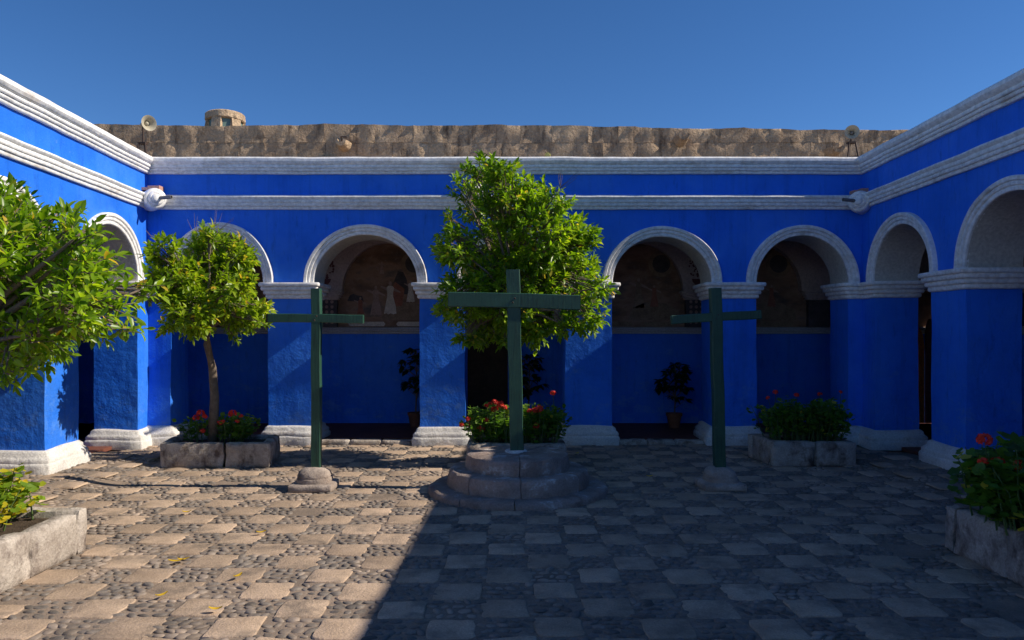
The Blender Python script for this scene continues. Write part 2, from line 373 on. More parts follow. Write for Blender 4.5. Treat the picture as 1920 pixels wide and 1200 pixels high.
# ------------------------------------------------------------------ arcades
TH = 0.58; GD = 1.52                               # wall thickness, gallery depth
class Wing:
    def __init__(s, O, d, n): s.O = Vector(O); s.d = Vector(d).normalized(); s.n = Vector(n).normalized()
    def w(s, a, u, z): return (s.O.x + s.d.x*a + s.n.x*u, s.O.y + s.d.y*a + s.n.y*u, z)
BL = (-5.02, 10.6); BR = (4.98, 10.6)
back = Wing((BL[0], BL[1], 0), (1,0,0), (0,-1,0))
left = Wing((BL[0], BL[1], 0), (0.046,-1,0), (1,0.046,0))
right = Wing((BR[0], BR[1], 0), (-0.035,-1,0), (-1,0.035,0))
K = 10.6/F
def bx(px): return (px - VX)*K - BL[0]
def wing_box(mb, W, a0, a1, u0, u1, z0, z1, seg=0.12, segz=0.25):
    """box in wing space, front/side faces subdivided so that the plaster can be uneven"""
    na = max(1, int(abs(a1-a0)/seg)); nzz = max(1, int((z1-z0)/segz)); nu = max(1, int(abs(u1-u0)/seg))
    def grid(fn, m, n):
        b = len(mb.v)
        for j in range(n+1):
            for i in range(m+1): mb.v.append(fn(i/m, j/n))
        for j in range(n):
            for i in range(m): a = b+j*(m+1)+i; mb.f.append((a, a+1, a+m+2, a+m+1))
    la = lambda t: a0+(a1-a0)*t; lu = lambda t: u0+(u1-u0)*t; lz = lambda t: z0+(z1-z0)*t
    grid(lambda s, t: W.w(la(s), u1, lz(t)), na, nzz); grid(lambda s, t: W.w(la(s), u0, lz(t)), na, nzz)
    grid(lambda s, t: W.w(a0, lu(s), lz(t)), nu, nzz); grid(lambda s, t: W.w(a1, lu(s), lz(t)), nu, nzz)
    grid(lambda s, t: W.w(la(s), lu(t), z1), na, nu); grid(lambda s, t: W.w(la(s), lu(t), z0), na, nu)
def loft_rect(mb, W, a0, a1, u0, u1, prof, seg=0.1):
    """rectangle lofted up through (offset, z) pairs, rounded corners"""
    rings = []
    def ring(e, z):
        A0, A1, U0, U1 = a0-e, a1+e, u0-e, u1+e; r = 0.018; pts = []
        na = max(2, int((A1-A0)/seg)); nu = max(2, int((U1-U0)/seg))
        for i in range(na+1): pts.append((A0+r+(A1-A0-2*r)*i/na, U1))
        for i in range(nu+1): pts.append((A1, U1-r-(U1-U0-2*r)*i/nu))
        for i in range(na+1): pts.append((A1-r-(A1-A0-2*r)*i/na, U0))
        for i in range(nu+1): pts.append((A0, U0+r+(U1-U0-2*r)*i/nu))
        return pts
    n0 = None
    na = max(2, int((a1-a0)/seg)); nu = max(2, int((u1-u0)/seg))
    b = len(mb.v)
    for e, z in prof:
        A0, A1, U0, U1 = a0-e, a1+e, u0-e, u1+e; r = 0.018; pts = []
        for i in range(na+1): pts.append((A0+r+(A1-A0-2*r)*i/na, U1))
        for i in range(nu+1): pts.append((A1, U1-r-(U1-U0-2*r)*i/nu))
        for i in range(na+1): pts.append((A1-r-(A1-A0-2*r)*i/na, U0))
        for i in range(nu+1): pts.append((A0, U0+r+(U1-U0-2*r)*i/nu))
        n0 = len(pts)
        for a, u in pts: mb.v.append(W.w(a, u, z))
    for l in range(len(prof)-1):
        for q in range(n0):
            w = (q+1) % n0; mb.f.append((b+l*n0+q, b+l*n0+w, b+(l+1)*n0+w, b+(l+1)*n0+q))
    mb.f.append(tuple(b+q for q in range(n0))[::-1]); mb.f.append(tuple(b+(len(prof)-1)*n0+q for q in range(n0)))
def rolls(z0, z1, us, g=0.010):
    """a moulding profile: rolls of equal height stepping out through us"""
    pr = []; h = (z1-z0)/len(us)
    for k, u in enumerate(us):
        a = z0+h*k
        pr += [(u-g, a+0.001), (u-0.004, a+h*0.16), (u, a+h*0.42), (u-0.002, a+h*0.78), (u-g*0.8, a+h-0.001)]
    return pr
CAP = [(0.0, 2.045)] + rolls(2.05, 2.27, [0.035, 0.06, 0.088, 0.112])
PLN = [(0.10, 0.0), (0.105, 0.10), (0.095, 0.125), (0.085, 0.13), (0.088, 0.165), (0.07, 0.19), (0.05, 0.205), (0.045, 0.24), (0.02, 0.262), (0.004, 0.268)]
def pier(W, root, a0, a1, dz=0.0, pdz=0.0):
    p = MB(); wing_box(p, W, a0, a1, -TH, 0, 0.0, 2.05, 0.1, 0.12)
    po = fix(p.build('pier', M['blue'], root, 0.011))
    m = MB(); loft_rect(m, W, a0, a1, -TH, 0, [(e, z-dz) for e, z in CAP]); m.build('capital', M['trim'], po, 0.006, True, angle=50)
    m = MB(); loft_rect(m, W, a0, a1, -TH, 0, ([(PLN[0][0], 0.0)] if pdz else []) + [(e, max(0, z-dz-pdz)) for e, z in PLN]); m.build('plinth', M['plinth'], po, 0.022, True, angle=50)
def arch_pts(c, r, rise, n=28, z=2.27):
    return [(c - r*math.cos(math.pi*i/n), z + rise*math.sin(math.pi*i/n)) for i in range(n+1)]
ZT = 3.96
def wing_front(W, root, openings, a_end, off, a_beg=0.0):
    """upper wall with arches, soffits and archivolts. openings: (a0, a1, archivolt half width, rise)"""
    wallm = MB(); cur = a_beg; n = 28
    def strip(a0, a1, z0a, z0b, u):
        b = len(wallm.v); m = 8
        for t in range(m+1):
            wallm.v.append(W.w(a0, u, z0a+(ZT-z0a)*t/m)); wallm.v.append(W.w(a1, u, z0b+(ZT-z0b)*t/m))
        for t in range(m): wallm.f.append((b+2*t, b+2*t+1, b+2*t+3, b+2*t+2))
    for (a0, a1, ro, rise) in openings:
        c = (a0+a1)/2; ri = ro-0.14
        k = max(1, int((c-ri-cur)/0.12))
        for q in range(k):
            for u in (0, -TH): strip(cur+(c-ri-cur)*q/k, cur+(c-ri-cur)*(q+1)/k, 2.26, 2.26, u)
        pts = arch_pts(c, ri, rise-0.14, n)
        for (pa, pz), (qa, qz) in zip(pts[:-1], pts[1:]):
            for u in (0, -TH): strip(pa, qa, pz, qz, u)
        # underside pieces beside the arch
        cur = c+ri
        s = MB(); m = 6; b = 0
        for (pa, pz) in pts:
            for t in range(m+1): s.v.append(W.w(pa, 0.003-(TH+0.006)*t/m, pz-0.002))
        for q in range(n):
            for t in range(m): a = q*(m+1)+t; s.f.append((a, a+1, a+m+2, a+m+1))
        s.build('arch_soffit', M['soffit'], root, 0.008, True)
        # archivolt: three rolls stepping outwards
        av = MB(); prof = [(0.0, -0.02)]
        for kk, (w0, w1, h) in enumerate(((0.0,0.05,0.030),(0.05,0.095,0.045),(0.095,0.145,0.060))):
            prof += [(w0+0.002, h-0.008), (w0+0.010, h), (w1-0.010, h+0.003), (w1-0.001, h-0.006)]
        prof += [(0.147, -0.02)]
        ns = 40
        for i in range(ns+1):
            th = math.pi*i/ns
            for w0, h in prof:
                rr = ri+w0; rz = rise-0.14+w0
                av.v.append(W.w(c - rr*math.cos(th), h, 2.268 + rz*math.sin(th)))
        mp = len(prof)
        for i in range(ns):
            for j in range(mp-1): a = i*mp+j; av.f.append((a, a+1, a+mp+1, a+mp))
        av.build('archivolt', M['trim'], root, 0.006, True, angle=30)
    k = max(1, int((a_end-cur)/0.12))
    for q in range(k):
        for u in (0, -TH): strip(cur+(a_end-cur)*q/k, cur+(a_end-cur)*(q+1)/k, 2.26, 2.26, u)
    wallm.build('upper_wall', M['blue'], root, 0.007)
def isect(W1, u1, W2, u2):
    """plan point where the lines offset by u1, u2 from two wings meet"""
    p = W1.O + W1.n*u1; q = W2.O + W2.n*u2; d1, d2 = W1.d, W2.d
    den = d1.x*d2.y - d1.y*d2.x; r = q-p
    return p + d1*((r.x*d2.y - r.y*d2.x)/den)
def moulding(root, name, prof, startf, endf, L_, m=None):
    mb = MB(); n = int(L_/0.09); mp = len(prof)
    for i in range(n+1):
        for (u, z) in prof:
            a = startf(u); b = endf(u); p = a + (b-a)*(i/n); mb.v.append((p.x, p.y, z))
    for i in range(n):
        for j in range(mp-1): a = i*mp+j; mb.f.append((a, a+1, a+mp+1, a+mp))
    return mb.build(name, m or M['trim'], root, 0.007, True, angle=30)
COR = [(-0.01, 3.785)] + rolls(3.785, 3.90, [0.045, 0.070, 0.092], 0.009)
COR += [(0.085, 3.905), (0.112, 3.92), (0.13, 3.95), (0.128, 3.985), (0.108, 4.008), (0.07, 4.016), (-0.25, 4.02), (-0.3, 3.8)]
BAND = [(-0.01, 3.292)] + rolls(3.292, 3.42, [0.040, 0.065, 0.080], 0.008) + [(0.072, 3.423), (0.092, 3.438), (0.10, 3.455), (0.090, 3.474), (0.06, 3.486), (-0.01, 3.50)]
ROOM = TH+GD
def gallery(W, root, a0, a1, openings, fl=0.05, a_rf0=None, a_rf1=None, door=None):
    m = MB(); 
    if door:
        m.box(0,0,0,0,0,0); m.v = []; m.f = []
        wing_box(m, W, a0, door[0], -ROOM-0.25, -ROOM, 0, 1.62, 0.5, 0.5); wing_box(m, W, door[1], a1, -ROOM-0.25, -ROOM, 0, 1.62, 0.5, 0.5)
    else: wing_box(m, W, a0, a1, -ROOM-0.25, -ROOM, 0, 1.62, 0.5, 0.5)
    m.build('gallery_wall', M['blue'], root)
    m = MB(); wing_box(m, W, a0, a1, -ROOM-0.25, -ROOM-0.002, 1.62, 3.6, 0.5, 0.5); m.build('gallery_upper_wall', M['mural'], root)
    m = MB(); prof = [(-0.005,1.545)]+rolls(1.545, 1.655, [0.03,0.045,0.06], 0.012)+[(-0.005,1.66)]
    n = int((a1-a0)/0.3)
    for i in range(n+1):
        for u, z in prof: m.v.append(W.w(a0+(a1-a0)*i/n, -ROOM+u, z))
    for i in range(n):
        for j in range(len(prof)-1): a = i*len(prof)+j; m.f.append((a,a+1,a+len(prof)+1,a+len(prof)))
    m.build('dado_rail', M['rail'], root, 0.003, True, angle=40)
    # lunette layer: cream plaster with a round-headed recess in each bay
    lay = MB(); cur = a0; uf, ub = -ROOM+0.14, -ROOM+0.0
    for k, (b0, b1, ro, rise) in enumerate(openings):
        c = (b0+b1)/2; r = 0.76; pts = arch_pts(c, r, 0.80, 20, 2.26)
        wing_box(lay, W, cur, c-r, ub, uf, 2.26, 3.5, 2, 2)
        for (pa, pz), (qa, qz) in zip(pts[:-1], pts[1:]):
            b = len(lay.v)
            lay.v += [W.w(pa,uf,pz), W.w(qa,uf,qz), W.w(qa,uf,3.5), W.w(pa,uf,3.5), W.w(pa,ub,pz), W.w(qa,ub,qz)]
            lay.f += [(b,b+1,b+2,b+3), (b,b+4,b+5,b+1)]
        cur = c+r
    wing_box(lay, W, cur, a1, ub, uf, 2.26, 3.5, 2, 2)
    lay.build('lunette_arches', M['inner'], root)
    cs = [(o[0]+o[1])/2 for o in openings]
    mids = [cs[0]-1.06] + [(x+y)/2 for x, y in zip(cs[:-1], cs[1:])] + [cs[-1]+1.06]
    for c in mids:
        q = MB(); wing_box(q, W, c-0.17, c+0.17, -ROOM-0.05, -ROOM+0.10, 1.662, 2.11, 1, 1)
        po = q.build('pilaster', M['mdark'], root)
        q = MB(); loft_rect(q, W, c-0.17, c+0.17, -ROOM-0.05, -ROOM+0.10, [(e*0.9, 2.11+(z-2.045)*0.66) for e, z in CAP])
        q.build('capital', M['inner'], po, 0.003, True, angle=50)
    if W is back:
        for q in (a0-0.2, a1):  # unseen end walls added against stray sun; right one open below to admit some
            m = MB(); wing_box(m, W, q, q+0.2, -ROOM-0.25, -0.7, 0 if q < 0 else 2.1, 3.84, 1, 1); m.build('added_end_wall', M['inner'], root)
    m = MB(); wing_box(m, W, a0, a1, -ROOM, -TH+0.002, 3.5, 3.84, 3, 3); m.build('ceiling', M['inner'], root)
    r0 = a0 if a_rf0 is None else a_rf0; r1 = a1 if a_rf1 is None else a_rf1
    m = MB(); wing_box(m, W, r0, r1, -ROOM-0.25, -0.22, 3.842, 3.90, 3, 3); m.build('roof', M['roof'], root)
    m = MB(); wing_box(m, W, a0, a1, -ROOM-0.0, -0.30, 0.002, fl if W is back else 0.05, 3, 3); m.build('gallery_floor', M['floor'], root)
# back arcade
back_r = empty('arcade', (0, 10.6, 0), 'far blue arcade of five white-edged arches under the brown stone wall', 'arcade')
bo = [(bx(320), bx(503), 0.755, 0.84), (bx(585), bx(787), 0.86, 0.81), (bx(872), bx(1060), 0.82, 0.80), (bx(1147), bx(1335), 0.83, 0.785), (bx(1418), bx(1590), 0.785, 0.80)]
def piers_from(W, root, ops, a_beg, a_end, dz):
    e = [a_beg] + [x for o in ops for x in (o[0], o[1])] + [a_end]
    for i in range(0, len(e), 2): pier(W, root, e[i], e[i+1], dz, pdz=-0.08 if (W is not back and i > 0) else 0)
LW = 10.0
piers_from(back, back_r, bo, -TH, LW+TH, 0.0)
wing_front(back, back_r, bo, LW, 0)
moulding(back_r, 'cornice', COR, lambda u: isect(back, u, left, u), lambda u: isect(back, u, right, u), LW)
moulding(back_r, 'string_course', BAND, lambda u: isect(back, u, left, u), lambda u: isect(back, u, right, u), LW)
dA, dB = bx(VX + (-0.66)/12.7*F) , 0
door_s = (5.02-0.70, 5.02+0.02)
gallery(back, back_r, -ROOM-0.3, LW+ROOM+0.3, bo, door=door_s, a_rf0=-ROOM-0.6, a_rf1=LW+ROOM+0.6)
# side arcades
def side_ops(first, pitch=2.23, n=5):
    out = [(first[0], first[1], 0.87, 0.80)]; a = first[1]+0.70
    for k in range(n): out.append((a, a+1.54, 0.90, 0.81)); a += pitch
    return out, a - 0.70 + 0.0
lo, lend = side_ops((0.33, 1.87)); ro_, rend = side_ops((0.38, 1.84))
lend = lo[-1][1]+0.7; rend = ro_[-1][1]+0.7
for W, ops, aend, name, lab, dz in ((left, lo, lend, 'arcade', 'left blue arcade in sunlight, its near piers dappled by leaf shadow', 0.004),
                                    (right, ro_, rend, 'arcade', 'right blue arcade in shade, with plain rounded plinths', 0.004)):
    root = empty(name, W.w(2, 0, 0), lab, 'arcade')
    piers_from(W, root, ops, 0.004, aend, dz)
    wing_front(W, root, ops, aend, 0)
    far = (lambda W: (lambda u: isect(back, u, W, u)))(W)
    near = (lambda W, a: (lambda u: W.O + W.n*u + W.d*a))(W, aend)
    moulding(root, 'cornice', COR, far, near, aend); moulding(root, 'string_course', BAND, far, near, aend)
    gallery(W, root, 0.0 if False else -ROOM+0.01, aend, ops, fl=0.046, a_rf0=-0.2)
# threshold kerbs of worn stone under the back arches
for k, (a0, a1, r_, q_) in enumerate(bo):
    n = 3
    for i in range(n):
        m = MB(); x0 = a0+0.1+(a1-a0-0.2)*i/n; x1 = a0+0.1+(a1-a0-0.2)*(i+1)/n-0.008
        loft_rect(m, back, x0, x1, -0.16, 0.02, [(0.0,0.0),(0.004,0.035),(-0.008,0.062),(-0.02,0.068)], 0.06)
        m.build('threshold_stone', M['planter'], back_r, 0.014, True, angle=50)
# door in the middle of the far gallery
dr = MB(); x0, x1 = -0.70, 0.02; yy = 12.78
dr.box(x0, x1, yy, yy+0.05, 0.05, 1.62); d_o = dr.build('door', M['wood_dark'], back_r)
for i in range(2):
    for j in range(3):
        m = MB(); m.box(x0+0.07+i*0.33, x0+0.33+i*0.33, yy-0.02, yy-0.001, 0.18+j*0.48, 0.58+j*0.48); m.build('door_panel', M['wood_dark'], d_o)
m = MB(); m.box(x0-0.0, x1, 12.62, 12.775, 0.045, 0.12); m.build('door_step', M['sillar'], back_r)
# orange arched door leaf and dusty red panel at the end of the right gallery
def arched_panel(mb, x0, x1, y0, y1, z0, z1, rise, flip=False):
    n = 10; top = [(x0+(x1-x0)*i/n, z1 + rise*math.sqrt(max(0, 1-((i/n) if not flip else (1-i/n))**2))) for i in range(n+1)]
    loop = [(x0, z0), (x1, z0)] + top[::-1]
    b = len(mb.v); k = len(loop)
    mb.v += [(a, y0, c) for a, c in loop] + [(a, y1, c) for a, c in loop]
    mb.f.append(tuple(b+i for i in range(k))); mb.f.append(tuple(b+k+i for i in range(k))[::-1])
    for i in range(k): j = (i+1)%k; mb.f.append((b+i, b+k+i, b+k+j, b+j))
t = empty('painted_doorway', (6.95, 12.6, 0.05), 'narrow orange arched door glimpsed between the two right piers', 'door')
m = MB(); arched_panel(m, 6.78, 6.96, 12.62, 12.66, 0.06, 1.35, 0.35); m.build('orange_leaf', M['orange'], t)
m = MB(); arched_panel(m, 6.985, 7.08, 12.60, 12.66, 0.06, 1.5, 0.3, True); m.build('red_leaf', M['mauve'], t)

# ------------------------------------------------------------------ murals (plain generic figures in faded paint)
def poly(mb, pts, y, c=(0,0)):
    b = len(mb.v); mb.v += [(c[0]+x, y, c[1]+z) for x, z in pts]; mb.f.append(tuple(range(b, b+len(pts))))
def ell(cx, cz, rx, rz, n=14): return [(cx+rx*math.cos(2*math.pi*i/n), cz+rz*math.sin(2*math.pi*i/n)) for i in range(n)]
def figure(c, s, robe):
    """robed figure: tapered skirt with folds, bodice, arms, head"""
    out = []
    sk = [(-0.10,0),(-0.06,0.012),(-0.03,-0.008),(0.01,0.012),(0.05,-0.006),(0.10,0.008),(0.085,0.14),(0.05,0.27),(0.045,0.33),(-0.045,0.33),(-0.05,0.27),(-0.075,0.14)]
    bo_ = [(-0.045,0.33),(0.045,0.33),(0.06,0.42),(0.03,0.45),(-0.03,0.45),(-0.06,0.42)]
    a1 = [(0.05,0.42),(0.16,0.36),(0.165,0.335),(0.05,0.37)]; a2 = [(-0.05,0.42),(-0.15,0.45),(-0.155,0.43),(-0.05,0.37)]
    out.append((robe, [sk, bo_])); out.append(('flesh', [a1, a2, ell(0, 0.487, 0.026, 0.034)]))
    return [(mt, [[(c[0]+x*s, c[1]+z*s) for x, z in p] for p in ps]) for mt, ps in out]
for k, (b0, b1, r_, q_) in enumerate(bo):
    cx = (b0+b1)/2 + BL[0]; y0 = 10.6+ROOM-0.006
    mo = MB(); pts = [(cx-0.75, 1.665), (cx+0.75, 1.665)] + [(a+BL[0], z) for a, z in arch_pts((b0+b1)/2, 0.75, 0.80, 20, 2.26)][::-1]
    b = 0; n = len(pts); mo.v = [(x, y0, z) for x, z in pts] + [(x, y0+0.004, z) for x, z in pts]
    mo.f = [tuple(range(n)), tuple(range(n, 2*n))[::-1]] + [(i, n+i, n+(i+1)%n, (i+1)%n) for i in range(n)]
    mu = mo.build('mural', M['mural'], back_r)
    layers = {}
    def put(mt, ps): layers.setdefault(mt, []).extend(ps)
    rs = random.Random(k+3)
    # hill, trees, cloud ring with disc, cartouches
    hx = cx+0.28
    put('mhill', [[(hx-0.42,1.78),(hx-0.34,1.98),(hx-0.12,2.08),(hx+0.2,2.06),(hx+0.42,1.95),(hx+0.44,1.78)]])
    put('mhill', [ell(cx+0.42, 2.72, 0.22, 0.22, 20)]); 
    put('mdark', [[(cx-0.70,2.10),(cx-0.66,2.19),(cx-0.6,2.22),(cx-0.53,2.19),(cx-0.45,2.18),(cx-0.42,2.08)]])
    if k == 1: put('mdark', [[(cx+0.10,2.25),(cx+0.08,2.42),(cx+0.15,2.60),(cx+0.24,2.58),(cx+0.30,2.45),(cx+0.33,2.2)]])
    for c0, s0, rb in ([((cx-0.22, 1.86), 0.95, 'flesh'), ((cx+0.02, 1.88), 1.05, 'pale'), ((cx+0.36, 2.08), 0.7, 'pale'), ((cx-0.48, 1.80), 0.7, 'robe'), ((cx-0.12, 2.55), 0.4, 'flesh')] if k in (1,) else
                       [((cx-0.05+rs.uniform(-.15,.15), 1.98), rs.uniform(.8,1.0), 'mhill'), ((cx+0.3, 2.0), 0.7, 'robe')]):
        for mt, ps in figure(c0, s0, rb): put(mt, ps)
    if k == 1: put('robe', [[(cx+0.07,2.0),(cx+0.22,2.02),(cx+0.26,2.3),(cx+0.10,2.42),(cx+0.05,2.3)]])
    for a, bb in ((-0.68,-0.06),(0.12,0.68)):
        put('pale' if k in (1,) else 'mhill', [[(cx+a+0.03,1.675),(cx+bb-0.03,1.675),(cx+bb,1.71),(cx+bb-0.03,1.75),(cx+a+0.03,1.75),(cx+a,1.71)]])
    if True: layers.setdefault('mdark', []).append(ell(cx+0.42, 2.72, 0.15, 0.15, 18))
    depth = {'mhill':0.002, 'mdark':0.004, 'robe':0.006, 'flesh':0.008, 'pale':0.010}
    for mt, ps in layers.items():
        for p in ps:
          m = MB(); poly(m, p, y0-depth[mt])
          m.build({'mhill':'painted_hill','mdark':'painted_shade','robe':'painted_cloak','flesh':'painted_figure','pale':'painted_robe'}[mt], M[mt], mu)
# painted bouquets on the cream spandrels over each pilaster, speckled flowers below
cs = [(o[0]+o[1])/2 + BL[0] for o in bo]
for c in [(x+y)/2 for x, y in zip(cs[:-1], cs[1:])]:
    m = MB(); y1 = 10.6+ROOM-0.143; rs = random.Random(int(c*100))
    poly(m, [(-0.05,2.29),(0.05,2.29),(0.02,2.32),(0.025,2.36),(0.07,2.41),(0.085,2.46),(-0.085,2.46),(-0.07,2.41),(-0.025,2.36),(-0.02,2.32)], y1, (c,0))
    for q in range(46):
        a = rs.uniform(0, 6.28); r = rs.random()**0.5
        poly(m, ell(c+r*0.13*math.cos(a), 2.67+r*0.20*math.sin(a), rs.uniform(.012,.028), rs.uniform(.012,.028), 6), y1-0.0004*q/46)
    m.build('painted_bouquet', M['motif'], back_r, kind='stuff')
    m = MB()
    for q in range(5):
        for w in range(3): poly(m, ell(c-0.09+w*0.09, 1.74+q*0.085, 0.028, 0.028, 8), 10.6+ROOM-0.104)
    m.build('painted_flowers', M['flesh'], back_r, kind='stuff')

# ------------------------------------------------------------------ upper stone wall
uw = empty('stone_wall', (0, 12.98, 3.9), 'weathered brown stone block wall rising behind the white cornice', 'wall')
def topz(x): return 5.13 + 0.035*noise.noise(Vector((x*0.5, 3, 0))) + 0.018*noise.noise(Vector((x*2.1, 8, 0))) - max(0, x)*0.014
def rough_block(mb, x0, x1, y0, y1, z0, z1, amp, n1=None, n2=None, topfn=None, sd=0, bev=0.012):
    """block with a subdivided, bulging, bevelled skin"""
    nx_ = n1 or max(3, int((x1-x0)/0.09)); nz_ = n2 or max(3, int((z1-z0)/0.09)); ny_ = max(2, int((y1-y0)/0.12))
    bx_ = {}; 
    def vid(i, j, k):
        key = (i, j, k)
        if key not in bx_:
            x = x0+(x1-x0)*i/nx_; y = y0+(y1-y0)*j/ny_; z = z0+(z1-z0)*k/nz_
            ex = (i in (0,nx_)) + (j in (0,ny_)) + (k in (0,nz_))
            cx_, cy_, cz_ = (x0+x1)/2, (y0+y1)/2, (z0+z1)/2
            if ex >= 2:
                x += math.copysign(bev, cx_-x) if i in (0,nx_) else 0
                y += math.copysign(bev, cy_-y) if j in (0,ny_) else 0
                z += math.copysign(bev, cz_-z) if k in (0,nz_) else 0
            nn = noise.noise_vector(Vector((x*7+sd, y*7, z*7)))*amp + noise.noise_vector(Vector((x*20+sd, y*20, z*20)))*amp*0.5
            if topfn and k == nz_: z = topfn(x) if j else topfn(x)-0.006; x = x0+(x1-x0)*i/nx_
            bx_[key] = len(mb.v); mb.v.append((x+(0 if (topfn and k == nz_) else nn.x*0.6), y+nn.y*1.3, z+(0 if (topfn and k == nz_) else nn.z*0.3)))
        return bx_[key]
    for i in range(nx_):
        for k in range(nz_):
            mb.f.append((vid(i,0,k), vid(i+1,0,k), vid(i+1,0,k+1), vid(i,0,k+1))); mb.f.append((vid(i,ny_,k), vid(i,ny_,k+1), vid(i+1,ny_,k+1), vid(i+1,ny_,k)))
        for j in range(ny_):
            mb.f.append((vid(i,j,nz_), vid(i+1,j,nz_), vid(i+1,j+1,nz_), vid(i,j+1,nz_))); mb.f.append((vid(i,j,0), vid(i,j+1,0), vid(i+1,j+1,0), vid(i+1,j,0)))
    for j in range(ny_):
        for k in range(nz_):
            mb.f.append((vid(0,j,k), vid(0,j,k+1), vid(0,j+1,k+1), vid(0,j+1,k))); mb.f.append((vid(nx_,j,k), vid(nx_,j+1,k), vid(nx_,j+1,k+1), vid(nx_,j,k+1)))
zs = [3.90, 4.22, 4.52, 4.82, 5.13]
for r in range(4):
    x = -8.2 - random.uniform(0, 0.3)
    while x < 8.1:
        w = random.uniform(0.36, 0.66); pr = random.uniform(-0.003, 0.003); m = MB()
        rough_block(m, x+0.0005, x+w-0.0005, 12.98+pr, 13.3, zs[r]+0.001, zs[r+1]-0.001, 0.030, topfn=topz if r == 3 else None, sd=0, bev=0.0015)
        m.build('stone_block', M['upper'], uw, smooth=True, angle=55); x += w
m = MB(); m.box(-8.4, 8.3, 13.02, 13.28, 3.9, 5.03); m.build('wall_core', M['mortar'], uw)
# three broken stone spouts sticking out of the wall
for i, (px, py, lab) in enumerate(((642, 268, 'broken stone rain spout on the upper wall, the left one above the second arch'),
                                   (1278, 257, 'eroded stone rain spout high on the upper wall above the fourth arch'),
                                   (1563, 281, 'low stone rain spout on the upper wall left of the right-hand loudspeaker'))):
    p = P(px, py, 12.85); t = empty('rain_spout', p, lab, 'rain spout', 'broken stone spouts on the upper wall')
    m = MB(); n = 12; ring = []
    for l, (yy, s) in enumerate(((0.12,1.25),(0.02,1.15),(-0.08,1.0),(-0.17,0.9))):
        for k in range(n+1):
            a = math.pi + math.pi*k/n
            ring.append((p.x+0.105*s*math.cos(a), p.y+yy, p.z+0.02+0.12*s*math.sin(a)))
        for k in range(n+1):
            a = 2*math.pi - math.pi*k/n
            ring.append((p.x+0.055*s*math.cos(a), p.y+yy, p.z+0.03+0.06*s*math.sin(a)))
    q = 2*(n+1); Fs = []
    for l in range(3):
        for k in range(q): Fs.append((l*q+k, l*q+(k+1)%q, (l+1)*q+(k+1)%q, (l+1)*q+k))
    for k in range(n): 
        Fs.append((3*q+k, 3*q+k+1, 3*q+q-2-k, 3*q+q-1-k))
    m.add(ring, Fs); m.build('spout_trough', M['upper'], t, 0.035, True, angle=50)
    if i == 0:
        m = MB(); m.tube([p+Vector((-0.02,0.1,0.03)), p+Vector((-0.02,-0.02,0.10)), p+Vector((0.08,-0.03,0.095))], 0.012); m.build('iron_stub', M['steel'], t)
        m = MB(); m.box(p.x-0.5, p.x+0.85, 12.86, 13.0, 4.53, 4.56); m.build('mortar_ledge', M['slab'], t, 0.01)
p = P(1027, 291, 12.94)
m = MB(); m.lathe([(0,0.014),(0.030,0.014),(0.036,0.008),(0.046,0.012),(0.05,0),(0,0)], p, (0,-1,0), 22)
o = m.build('round_plaque', M['disc'], None, smooth=True, angle=40); tag(o, 'small round yellow disc on the brown stone wall above the tree', 'plaque')

# ------------------------------------------------------------------ roof lantern
lc = P(423, 232, 14.3); lc.z = 5.0
lt = empty('roof_lantern', lc, 'small round stone skylight turret with glass openings behind the upper wall', 'skylight')
m = MB(); m.lathe([(0.0,0),(0.40,0),(0.40,0.30),(0.36,0.32),(0.33,0.30),(0,0.30)], lc, (0,0,1), 28); m.build('turret_base', M['upper'], lt, 0.02, True, angle=45)
zt = P(423, 203, 13.9).z - lc.z
m = MB(); m.lathe([(0.0,zt-0.15),(0.345,zt-0.15),(0.365,zt-0.13),(0.36,zt-0.02),(0.33,zt+0.005),(0.0,zt)], lc, (0,0,1), 28); m.build('turret_cap', M['upper'], lt, 0.015, True, angle=45)
for k in range(6):
    a = 2*math.pi*(k+0.37)/6; m = MB(); c, s = math.cos(a), math.sin(a)
    for (r0, z0), (r1, z1) in (((0.36,0.28),(0.31,zt-0.1)),):
        tw = 0.09; b = []
        for rr, zz in ((r0,z0),(r1,z1)):
            for dr_, dt in ((-0.05,-tw),(0.03,-tw),(0.03,tw),(-0.05,tw)):
                b.append((lc.x+(rr+dr_)*c-dt*s, lc.y+(rr+dr_)*s+dt*c, lc.z+zz))
        m.add(b, [(0,1,2,3),(7,6,5,4),(0,4,5,1),(1,5,6,2),(2,6,7,3),(3,7,4,0)])
    m.build('turret_post', M['upper'], lt, 0.006)
    a = 2*math.pi*(k+0.87)/6; c, s = math.cos(a), math.sin(a); m = MB()
    m.add([(lc.x+0.30*c-dt*s, lc.y+0.30*s+dt*c, lc.z+zz) for dt, zz in ((-0.16,0.3),(0.16,0.3),(0.15,zt-0.14),(-0.15,zt-0.14))] +
          [(lc.x+0.29*c-dt*s, lc.y+0.29*s+dt*c, lc.z+zz) for dt, zz in ((-0.16,0.3),(0.16,0.3),(0.15,zt-0.14),(-0.15,zt-0.14))], [(0,1,2,3),(7,6,5,4),(0,4,5,1),(1,5,6,2),(2,6,7,3),(3,7,4,0)])
    m.build('pane', M['glass'], lt)

